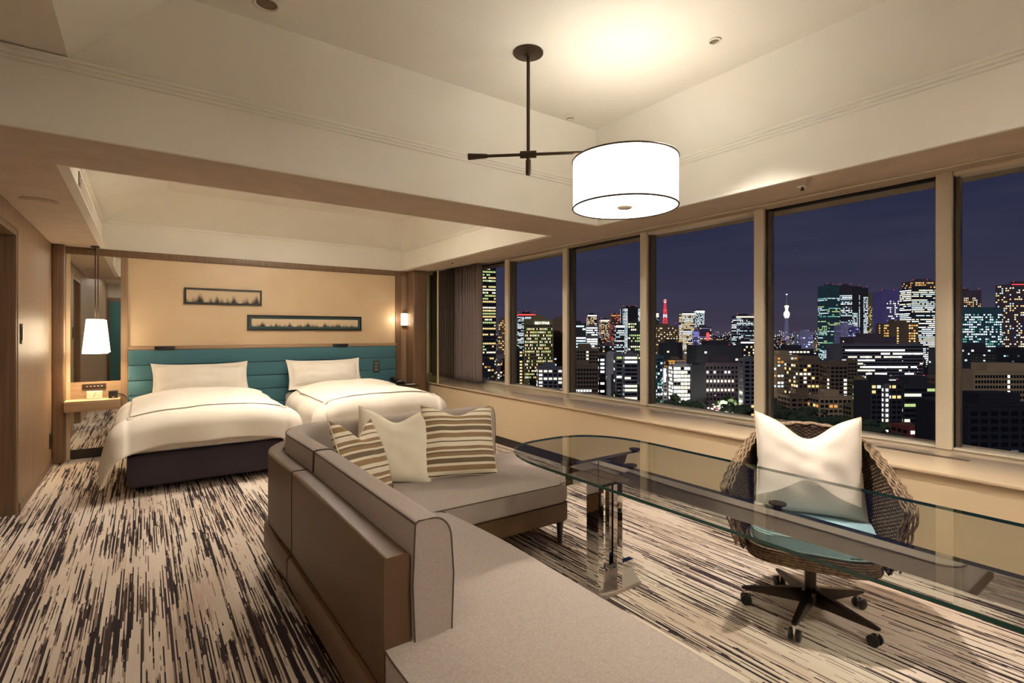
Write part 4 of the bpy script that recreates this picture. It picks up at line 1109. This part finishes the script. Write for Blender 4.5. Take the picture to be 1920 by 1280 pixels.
fc.materials.append(EM['hot']); tmp = bpy.data.objects.new('t', fc); COL.objects.link(tmp); bpy.context.view_layer.update()
lm = bpy.data.meshes.new_from_object(tmp.evaluated_get(bpy.context.evaluated_depsgraph_get())); bpy.data.objects.remove(tmp)
fo = bpy.data.objects.new('lettering', lm); COL.objects.link(fo); fo.parent = sg
fo.location = tuple(un * .6 + Vector((0, 0, -.8))); fo.rotation_euler = (PI / 2, 0, -YAW)
building(Bd, 'brown windowless tower against the right flank of the gold hotel block', 1038, 1060, 598, 640, 'brown', ('cool',), .05)
building(Bd, 'low annexe with white lit floors at the foot of the gold hotel', 1008, 1056, 689, 460, 'grey', ('white', 'pale'), .5, 3.4, 4, runs=True, zmin=-60)
building(Bd, 'dark slab with one column of lights left of the gold hotel', 960, 981, 655, 560, 'night', ('warm',), .9, 3.4, 3, split=lambda c, r: .5 < c < .72)
building(Bd, 'grey office with long white strips, third window from the curtain, left edge', 1070, 1099, 607, 800, 'dark', ('white', 'cool'), .75, 4.6, 2.4, runs=True, ww=.95)
building(T, 'bright white office block, third window from the curtain', 1100, 1121, 611, 900, 'grey', ('white', 'hot', 'cool'), .86, 4.0, 2.4, ww=.85, runs=True)
building(T, 'white-topped tower behind the bright white office block', 1102, 1119, 590, 1700, 'dark', ('pale', 'amber'), .7, 5, 3, crown=('white', 5))
building(T, 'distant tower with pinkish lit top, in line with the third window', 1126, 1144, 599, 2000, 'plum', ('pale', 'amber'), .6, 5, 3.5, crown=('pale', 6), beacons=1)
building(T, 'dark tower carrying an orange sign light, left of the twin-column tower', 1146, 1168, 590, 1800, 'plum', ('amber', 'red', 'dimwarm'), .35, 5, 4, beacons=3, crown=('amber', 3))
building(T, 'tall dark tower with bright left column, cut by the fourth mullion', 1168, 1203, 577, 1400, 'night', ('cool', 'white'), .95, 4, 3, split=lambda c, r: c < .2 or c > .8, beacons=4)
building(Bd, 'office with a row of upright white roof lights, third window', 1155, 1171, 609, 1000, 'dark', ('white', 'cool'), .5, 4, 2.5, crown=('white', 5), runs=True)
building(Bd, 'olive lit office below the tall dark tower, third window', 1182, 1205, 603, 900, 'dark', ('green', 'pale'), .6, 5, 3, runs=True)
building('apartment_block', 'low brown block with yellow stair lights, third window', 1074, 1123, 654, 520, 'brown', ('warm', 'pale'), .9, 3.4, 3, split=lambda c, r: .08 < c < .15 or .45 < c < .52 or .64 < c < .72, side=False)
building('apartment_block', 'long brown low block with a lit ground floor, third window', 1070, 1122, 686, 430, 'brown', ('white',), .8, 3.5, 2.4, split=lambda c, r: r == 5 and c < .75, side=False)
building(Bd, 'slim dark block with three white windows between brown and grey blocks', 1123, 1136, 668, 470, 'night', ('white',), .5, 3.6, 3.4)
building(Bd, 'plain pale grey slab without lights above the trees, third window', 1139, 1153, 661, 500, 'pale', ('dimwarm',), .04)
building(Bd, 'office with two bright floors right of the pale slab, third window', 1153, 1169, 664, 480, 'grey', ('white', 'green'), .35, 3.6, 4, runs=True)
building(Bd, 'boxy office with wide white bands against the fourth mullion', 1170, 1196, 664, 480, 'grey', ('white', 'pale'), .42, 3.8, 5, runs=True, ww=.95)
# fourth window
building(T, 'far tower with a bright square sign at the left of the lattice mast', 1216, 1235, 585, 2200, 'night', ('cool',), .3, 5, 4, crown=('pale', 22))
building(Bd, 'broad brown office dotted with tiny lights under the lattice mast', 1226, 1271, 612, 1000, 'brown', ('pale', 'dimwarm', 'warm'), .35, 4, 2.6, beacons=2)
building(T, 'left of two bright white towers in the middle of the skyline', 1279, 1303, 587, 1800, 'grey', ('white', 'pale', 'warm'), .85, 5, 3.2, crown=('hot', 5), runs=True)
building(T, 'right of two bright white towers in the middle of the skyline', 1305, 1321, 582, 1850, 'grey', ('cool', 'white'), .75, 5, 3.2, crown=('hot', 7))
building(Bd, 'pinkish broad office at the foot of the right white tower', 1309, 1334, 613, 1500, 'plum', ('pale', 'dimwarm', 'violet'), .6, 5, 4, runs=True)
building(Bd, 'block with a deep blue lit billboard between the white towers', 1301, 1311, 619, 1350, 'violet', ('violet', 'cool'), .5, 4, 3, crown=('violet', 18))
building(T, 'tower with a gold-lit top floor beside the fifth mullion', 1381, 1414, 592, 1500, 'dark', ('cool', 'white', 'dimcool'), .55, 4.5, 3, crown=('pale', 5), runs=True, beacons=2)
building(Bd, 'wide dark terraced block in the middle of the fourth window', 1306, 1392, 648, 600, 'dark', ('pale', 'white'), .05, 4.2, 4)
building('hospital_building', 'dark grey stepped block with rows of small square lights above the park', 1322, 1392, 682, 480, 'plum', ('white', 'pale'), .75, 4.2, 3.3, runs=True, split=lambda c, r: r in (0, 1, 3, 5) and c < .75, side=False, ww=.55)
building(Bd, 'brightly lit white office block beside the avenue', 1262, 1297, 684, 480, 'pale', ('white', 'hot', 'pale'), .85, 3.6, 3.2, ww=.85, wh=.66)
building(Bd, 'plain dark green-grey wall block right of the bright avenue office', 1297, 1322, 686, 475, 'dark', ('pale',), .01)
building(Bd, 'low block with amber rooftop strip behind the bright avenue office', 1253, 1284, 675, 520, 'brown', ('amber',), .3, crown=('amber', 1.6))
building(Bd, 'teal-lit slim office at the left end of the avenue', 1226, 1244, 668, 500, 'teal', ('teal', 'cool', 'white'), .55, 3.4, 2.4)
building(Bd, 'dark unlit block behind the teal-lit office, fourth window', 1243, 1280, 643, 680, 'night', ('pale',), .05, 4, 4)
building(Bd, 'office topped by a white lit floor against the fifth mullion', 1389, 1416, 640, 700, 'dark', ('pale', 'warm'), .3, 4, 3, crown=('white', 2.5))
building(Bd, 'dark tower block with a pale edge near the fifth mullion', 1394, 1420, 672, 420, 'grey', ('pale', 'warm'), .1, 3.6, 4)
vs_ = building('sign_building', 'narrow block fronted by an upright lavender light sign on the avenue', 1243, 1252, 690, 495, 'pale', ('white',), .4)
quads('light_sign', [(vs_[1] + vs_[2] * .6 + Vector((0, 0, hz(716, 495))) + vs_[3] * .3, vs_[2] * 2.2, Vector((0, 0, 13)), vs_[3] * .3, 0)], [em('lav', (226, 214, 250), 2.2)], vs_[0], None)
# lattice mast
def mast(name, label, u, v0, v1, D, wbase, cols_, cat='tower'):
    p = place(u, D); zt = hz(v0, D); zb_ = GZ; t = thing(name, label, cat, (p.x, p.y, zb_)); 
    zl = hz(v1, D)
    n = 8
    for k in range(n):
        z0 = zb_ + (zl - zb_) * 1.0 if k == 0 else zl + (zt - zl) * (k / n); z1 = zl + (zt - zl) * ((k + 1) / n)
        w0, w1 = wbase * (1 - .75 * k / n), wbase * (1 - .75 * (k + 1) / n)
        bm = bmesh.new(); s_ = wbase * .055
        C = lambda w_, z: [(p + RGT * a * w_ / 2 + FWD * b * w_ / 2 + Vector((0, 0, z))) for a, b in ((-1, -1), (1, -1), (1, 1), (-1, 1))]
        a, b = C(w0, z0), C(w1, z1)
        for q in range(4):
            tube(bm, [a[q], b[q]], s_, 4); tube(bm, [a[q], b[(q + 1) % 4]], s_ * .7, 4); tube(bm, [a[(q + 1) % 4], b[q]], s_ * .7, 4)
        bm_obj('lattice_stage', bm, cols_[k % len(cols_)], t)
    bm = bmesh.new(); tube(bm, [(p.x, p.y, GZ), (p.x, p.y, zl)], wbase * .35, 6); bm_obj('base_shaft', bm, wall('dark'), t)
    for zz_ in (zl + (zt - zl) * .62, zl + (zt - zl) * .95):
        bm = bmesh.new(); lathe(bm, [(wbase * .35, zz_ - 3), (wbase * .48, zz_), (wbase * .35, zz_ + 3)], (p.x, p.y, 0), 10); bm_obj('platform', bm, EM['red'], t)
    return t
red_lit = em('mast_red', (226, 60, 74), .7); white_lit = em('mast_white', (226, 190, 196), .9)
mast('lattice_mast', 'red and white floodlit lattice mast left of the two white towers', 1247, 561, 616, 2500, 20, [red_lit, red_lit, red_lit, white_lit])
mast('rooftop_crane', 'red-lit lattice crane mast above the dark terraced block', 1327, 627, 646, 620, 4, [red_lit])
# broadcast tower
p = place(1475, 4500); bt = thing('broadcast_tower', 'far slender white-lit broadcast tower alone on the horizon', 'tower', (p.x, p.y, GZ))
zt = hz(553, 4500); z1 = hz(574, 4500); z2 = hz(596, 4500)
for nm, prof, mt in (('shaft', [(34, GZ), (22, hz(612, 4500)), (15, z2)], wall('lav')), ('lower_deck', [(15, z2), (24, hz(590, 4500)), (22, hz(586, 4500)), (13, hz(583, 4500))], em('deck', (255, 226, 190), 1.6)), ('upper_shaft', [(12, hz(583, 4500)), (12, hz(577, 4500)), (17, hz(576, 4500)), (17, hz(573, 4500)), (9, z1 + 8)], EM['pale']), ('antenna', [(7, z1 + 8), (4, zt - 12), (1, zt)], wall('lav')), ('beacon', [(1, zt), (9, zt + 6), (1, zt + 12)], EM['white'])):
    bm = bmesh.new(); lathe(bm, prof, (p.x, p.y, 0), 12); bm_obj(nm, bm, mt, bt)
# fifth window
building(T, 'teal-lit tower at the left of the right-hand tower cluster', 1549, 1577, 535, 1300, 'teal', ('teal', 'green', 'cool'), .45, 4.2, 3.2, 12, runs=True, beacons=3, split=lambda c, r: r > 6, ww=.85)
building(T, 'blue-white tower with stepped top second from left in the cluster', 1577, 1597, 536, 1350, 'dark', ('cool', 'white', 'dimcool'), .8, 4.4, 3, -14, split=lambda c, r: r > 4, runs=True, ww=.85, beacons=2)
building(T, 'dark tower with white lights down its right edge in the cluster', 1597, 1628, 540, 1400, 'dark', ('cool', 'white'), .85, 4.4, 3, split=lambda c, r: (c > .7 and r > 4) or (.38 < c < .46 and r > 3) or (c < .3 and r > 14), beacons=3)
building(T, 'gold-brown tower between the cluster and the violet tower', 1628, 1653, 553, 1450, 'olive', ('warm', 'dimwarm'), .55, 5, 3, split=lambda c, r: r > 5)
building(T, 'violet-tinted tower with a dark central crown', 1653, 1701, 546, 1300, 'violet', ('pale', 'white', 'violet'), .42, 5.4, 4, split=lambda c, r: .15 < c < .8 and r > 3, beacons=3, side=False)
building(T, 'dark slim tower tucked behind the bright striped tower', 1697, 1712, 546, 1250, 'night', ('white', 'pale'), .5, 5, 4, beacons=2)
building(T, 'bright white-striped tower against the sixth mullion', 1709, 1766, 541, 1100, 'dark', ('white', 'cool', 'pale'), .82, 4.2, 3, runs=True, ww=.92, wh=.5)
building(T, 'amber-crowned rear slab behind the bright striped tower', 1712, 1768, 527, 1180, 'plum', ('amber', 'warm'), .55, 5, 4, beacons=3)
building(Bd, 'brown block with amber windows in front of the bright striped tower', 1667, 1722, 606, 900, 'brown', ('warm', 'amber'), .7, 4.6, 4, split=lambda c, r: .18 < c < .3 or c > .6)
building(Bd, 'lavender plain block at the foot of the tower cluster', 1576, 1600, 609, 1150, 'lav', ('violet',), .06)
building(Bd, 'deep violet lit block beside the lavender block', 1598, 1612, 614, 1120, 'violet', ('violet', 'cool'), .4)
building('ministry_building', 'long wide office with ribbons of white light under the tower cluster', 1578, 1731, 645, 700, 'grey', ('white', 'hot', 'pale'), .5, 4.6, 4, runs=True, ww=.97, wh=.45, roofbox=False, side=False)
building(Bd, 'flat brown roof block directly above the long ribbon office', 1602, 1680, 632, 760, 'plum', ('pale',), .02)
building(Bd, 'mid-size office with five white floor strips left of the cluster', 1465, 1526, 655, 720, 'dark', ('white', 'pale'), .75, 4.2, 4.6, runs=True, side=False)
building(Bd, 'pale lavender low block in the glow left of the teal tower', 1500, 1525, 622, 1400, 'lav', ('violet', 'cool'), .25, 6, 6)
building('apartment_block', 'brown block with scattered amber windows behind the chair, left', 1497, 1560, 679, 500, 'brown', ('warm', 'pale'), .36, 4, 3.6, seed=4)
building('apartment_block', 'brown residential tower with a column of white balconies', 1556, 1590, 683, 480, 'brown', ('white', 'pale'), .9, 3.8, 3.2, deep=16, split=lambda c, r: .6 < c < .85 and 2 < r < 8)
building('apartment_block', 'plain brown stair tower right of the balcony block', 1588, 1608, 676, 530, 'brown', ('dimwarm',), .08)
building('apartment_block', 'small yellowish block with dim green lit landings', 1604, 1633, 712, 460, 'olive', ('green', 'dimwarm'), .5, 3.4, 3, split=lambda c, r: c > .5)
building(Bd, 'dark grey office with a lit stair column, right of the chair cushion', 1632, 1692, 716, 350, 'dark', ('white', 'pale', 'warm'), .24, 3.5, 3.2, runs=True, darkwin=True, side=False)
building('stair_tower', 'column of stacked stair lights on the dark grey office', 1658, 1668, 722, 342, 'grey', ('pale', 'white'), .9, 3.4, 1.6, roofbox=False)
building(Bd, 'long dark office with broad yellow-white bands at the sixth mullion', 1694, 1772, 722, 350, 'dark', ('pale', 'white', 'green'), .36, 3.5, 3.6, runs=True, ww=.95, darkwin=True)
building('apartment_block', 'little olive block glowing behind the treetops by the cushion', 1597, 1630, 758, 370, 'olive', ('pale', 'warm'), .7, 3.5, 2.6, split=lambda c, r: .4 < c < .6)
building('apartment_block', 'low tan block with three amber windows above the park trees', 1536, 1598, 744, 395, 'tan', ('amber', 'warm'), .4, 3.8, 3.4, split=lambda c, r: r == 1, seed=3)
building(Bd, 'dim low block with warm porch lights behind the cushion tip', 1482, 1540, 742, 410, 'brown', ('warm', 'amber'), .16, 3.8, 4)
# sixth window
building(T, 'warm-lit tower just right of the sixth mullion', 1780, 1840, 545, 1200, 'plum', ('warm', 'amber', 'pale'), .5, 4.6, 4, beacons=3, split=lambda c, r: r > 2, ww=.55)
building(T, 'broad teal-glass office block right of the sixth mullion', 1785, 1879, 577, 900, 'teal', ('teal', 'cool', 'white'), .62, 4.3, 3.6, runs=False, ww=.72, split=lambda c, r: r > 1, roofbox=False)
building(Bd, 'yellow-lit block between the teal office and the frame edge tower', 1878, 1901, 617, 1100, 'olive', ('warm', 'green'), .7, 4.4, 3.4)
building(T, 'tall tower with red-lit crown at the right edge of the view', 1897, 1960, 532, 1000, 'plum', ('warm', 'cool', 'pale'), .3, 4.4, 4, crown=('red', 2), beacons=2)
building(Bd, 'long dim flat-roofed block below the teal-glass office', 1782, 1890, 652, 640, 'dark', ('cool', 'white'), .06, 4, 4)
building(Bd, 'dark low hall with faint roof lights at the far right', 1870, 1985, 662, 560, 'night', ('cool', 'dimcool'), .12, 3, 3)
building('apartment_block', 'residential block with lit balconies right of the sixth mullion', 1770, 1822, 706, 390, 'brown', ('white', 'pale', 'green'), .6, 3.7, 3.4, runs=True, darkwin=True, split=lambda c, r: r < 5 and r > 1)
building('apartment_block', 'pale apartment block with two columns of white stair lights', 1826, 1990, 697, 380, 'tan', ('hot', 'white'), .95, 3.9, 2.2, split=lambda c, r: (.14 < c < .17 or .36 < c < .39 or .42 < c < .44 or .6 < c < .63 or .82 < c < .84) and r < 6, side=False, seed=2)
building(Bd, 'nearest dark windowed block at the lower right of the view', 1815, 1990, 762, 262, 'night', ('dimcool',), .02, 4, 5, darkwin=True, side=False)
building('brick_building', 'small red-brick building with warm lamps near the sixth mullion', 1776, 1834, 812, 290, 'brick', ('warm', 'pale'), .25, 3.4, 3.4, roofbox=False)
building('brick_building', 'dark red-brick house low beside the cushion and mullion', 1704, 1762, 800, 300, 'brick', ('white', 'dimwarm'), .12, 3.6, 3.4, roofbox=False)
# left slit beside the column (seen directly and mirrored)
building(Bd, 'pale low roof block in the narrow slit beside the column', 770, 822, 668, 380, 'lav', ('white',), .05)
building(Bd, 'lit block seen in the narrow slit beside the column', 812, 832, 604, 900, 'grey', ('white', 'pale', 'warm'), .6, 4, 3)
# anonymous blocks filling the distance; every one a separate building
fr = random.Random(5); k = 0
BAYS = [(960, 'beside the curtain'), (1070, 'in the window of the gold hotel'), (1215, 'in the third clear window'), (1430, 'in the window of the lattice mast'), (1770, 'in the window behind the chair'), (9999, 'in the rightmost window')]
CATS = ['dark', 'grey', 'brown', 'plum', 'night', 'tan', 'pale']
while k < 120:
    D = fr.choice([620, 800, 950, 1200, 1500, 1900, 2400, 3000]) * fr.uniform(.92, 1.08); u = fr.uniform(790, 2080)
    h_ = fr.uniform(16, 52) * (1.0 if D < 1000 else 1.25); vt = 622 - 956 * (GZ + h_ - CAM_H) / D; wd2 = fr.uniform(16, 46) / D * 956
    if vt < 606: continue
    pc = (place(u, D) + place(u + wd2, D)) / 2 + FWD * 12; pr_ = wd2 / 956 * D * .75
    if any((pc.to_2d() - a).length < b + pr_ for a, b in FOOT): k += .25; continue
    bay_ = [x for x in BAYS if u < x[0]][0][1]
    building('city_block', 'small anonymous city block ' + bay_ + ', low below the skyline', u, u + wd2, vt, D, fr.choice(CATS), tuple(fr.sample(['warm', 'white', 'cool', 'pale', 'dimwarm', 'dimcool', 'amber'], 3)), fr.uniform(.08, .42), 4.0, 3.8, fr.uniform(-25, 25), group='anonymous city blocks ' + bay_, cat='building', side=D < 900, runs=fr.random() < .4, seed=int(k * 4), roofbox=D < 1300)
    k += 1
for q in range(26):   # behind the right-hand windows (they show in the mirror beside the column)
    az = math.radians(fr.uniform(95, 165) if q < 12 else fr.uniform(143, 162)); D = fr.uniform(500, 1500); p = Vector((math.sin(az) * D, math.cos(az) * D, 0)); h_ = fr.uniform(30, 95); wd2 = fr.uniform(20, 50)
    if any((p.to_2d() - a).length < b + 30 for a, b in FOOT): continue
    FOOT.append((p.to_2d(), 30))
    t = thing('city_block', 'block of the city behind the right-hand windows, seen only in reflections', 'building', (p.x, p.y, GZ), 'city blocks to the rear')
    nd = -p.normalized(); uxx = Vector((-nd.y, nd.x, 0)); o_ = p - uxx * wd2 / 2
    bm = bmesh.new(); prism(bm, [(a.x, a.y) for a in (o_, o_ + uxx * wd2, o_ + uxx * wd2 - nd * 20, o_ - nd * 20)], GZ, GZ + h_); bm_obj('walls', bm, wall('dark'), t)
    Q = [(o_ + uxx * (1 + c * 3.4) + Vector((0, 0, GZ + 4 + r_ * 4)) + nd * .15, uxx * 2.4, Vector((0, 0, 2)), nd * .15, fr.randrange(2)) for r_ in range(int(h_ / 4) - 1) for c in range(int(wd2 / 3.4) - 1) if fr.random() < .4]
    quads('windows', Q, [EM['pale'], EM['white']], t)
# distant points of light and street lights: nobody could count them
Q = []
for q in range(5200):
    D = 450 * math.exp(fr.random() ** .8 * 2.4); u = fr.uniform(780, 2000); p = place(u, D); s_ = D / 956 * fr.uniform(.5, 1.15)
    z = GZ + fr.uniform(4, 30) * (1 + D / 2500)
    Q.append((p + Vector((0, 0, z)), RGT * s_ * fr.choice([1, 1, 2.2]), Vector((0, 0, s_)), -FWD * .3, fr.choice([0, 0, 1, 1, 2, 3, 4, 5])))
o = quads('street_lights', Q, [EM[x] for x in ('white', 'pale', 'cool', 'amber', 'red', 'violet')], None); tag(o, 'scattered points of light all over the distant city', 'city lights')
# the avenue curving through the park and its traffic
road = [(1224, 706, 0), (1262, 722, 0), (1292, 738, 0), (1318, 752, 0), (1345, 771, 0), (1372, 806, 0)]
def ground(u, v, z=GZ): D = (CAM_H - z) * 956 / (v - 622); return place(u, D) + Vector((0, 0, z))
RP = [ground(u, v) for u, v, _ in road]
bm = bmesh.new(); prev = None
for i, p in enumerate(RP):
    a = RP[max(i - 1, 0)]; b = RP[min(i + 1, len(RP) - 1)]; t_ = (b - a).normalized(); n_ = Vector((-t_.y, t_.x, 0)) * 9
    cur = [bm.verts.new(p + n_ + Vector((0, 0, z))) for z in (.02, .3)] + [bm.verts.new(p - n_ + Vector((0, 0, z))) for z in (.3, .02)]
    if prev:
        for k in range(4): bm.faces.new((prev[k], prev[(k + 1) % 4], cur[(k + 1) % 4], cur[k]))
    prev = cur
rd = struct(bm_obj('road', bm, bsdf('asphalt', lin((90, 86, 80)), .7))); rd.name = 'trim_40'
Q = []
for i in range(len(RP) - 1):
    for k in range(150):
        f = fr.random(); p = RP[i].lerp(RP[i + 1], f) + Vector((fr.uniform(-9, 9), fr.uniform(-9, 9), fr.uniform(1, 9)))
        s_ = fr.uniform(.4, 1.5); Q.append((p, RGT * s_ * 1.5, Vector((0, 0, s_ * .8)), -FWD * .3, fr.choice([0] * 9 + [1] * 6 + [2] * 3 + [3])))
o = quads('traffic_lights', Q, [EM[x] for x in ('hot', 'pale', 'green', 'red')], None); tag(o, 'stream of car and street lights along the curving avenue', 'city lights')
for i in range(5):
    p = RP[i].lerp(RP[i + 1], .5)
    light('street_lamp', 'POINT', (p.x, p.y, GZ + 16), 22000, 1.0, (.95, .95, .72))
pk = ground(1000, 728); light('street_lamp', 'POINT', (pk.x, pk.y, GZ + 14), 16000, 1.0, (1, .95, .8))
pk = ground(915, 715); light('street_lamp', 'POINT', (pk.x, pk.y, GZ + 14), 16000, 1.0, (.8, 1, .6))
# trees of the park, each a crown and a trunk
leaf = mix_noise(bsdf('night_foliage', lin((54, 68, 36)), .9), lin((26, 34, 20)), (.5, .5, .5))
bark = bsdf('bark', lin((60, 48, 38)), .9)
crowns = []
for q in range(4):
    bm = bmesh.new(); r3 = random.Random(q); 
    for c in range(9):
        a = r3.uniform(0, 2 * PI); rr = r3.uniform(0, .6); m4 = Matrix.Translation((rr * math.cos(a), rr * math.sin(a), r3.uniform(-.3, .45))) @ Matrix.Scale(r3.uniform(.35, .6), 4)
        bmesh.ops.create_icosphere(bm, subdivisions=2, radius=1, matrix=m4)
    for v in bm.verts: v.co += Vector((noise.noise(v.co * 3.1), noise.noise(v.co * 3.1 + Vector((5, 0, 0))), noise.noise(v.co * 3.1 + Vector((0, 9, 0))))) * .22
    me = bpy.data.meshes.new('crown'); bm.to_mesh(me); bm.free(); me.materials.append(leaf); crowns.append(me)
bm = bmesh.new(); lathe(bm, [(.5, 0), (.35, 1)], (0, 0, 0), 7); tm = bpy.data.meshes.new('trunk'); bm.to_mesh(tm); bm.free(); tm.materials.append(bark)
TZ = [(940, 1052, 706, 738, 16), (1072, 1205, 712, 752, 40), (1226, 1300, 722, 775, 34), (1300, 1415, 722, 780, 46), (1440, 1560, 765, 800, 30), (1560, 1760, 795, 850, 34), (1780, 1930, 830, 870, 10)]
for (u0, u1, v0, v1, cnt), zn in zip(TZ, ('in the window of the gold hotel', 'in the third clear window', 'left of the curving avenue', 'right of the curving avenue', 'behind the chair cushion left side', 'behind the chair cushion right side', 'in the rightmost window')):
    for q in range(cnt):
        u = fr.uniform(u0, u1); f = (u - u0) / (u1 - u0); v = fr.uniform(v0, v1) + 22
        if 1226 < u < 1380:      # keep off the avenue
            vr = 706 + (u - 1224) * .66
            if abs(v - vr - 4) < 13: continue
        g_ = ground(u, v); h_ = fr.uniform(11, 17); rr = fr.uniform(5, 8)
        t = thing('park_tree', 'dark bushy park tree low ' + zn, 'tree', tuple(g_), 'park trees ' + zn, rz=fr.uniform(0, 6))
        c = bpy.data.objects.new('crown', crowns[q % 4]); COL.objects.link(c); c.parent = t; c.location = (0, 0, h_ - rr * .5); c.scale = (rr, rr, rr * .8)
        c = bpy.data.objects.new('trunk', tm); COL.objects.link(c); c.parent = t; c.scale = (1, 1, h_ - rr)
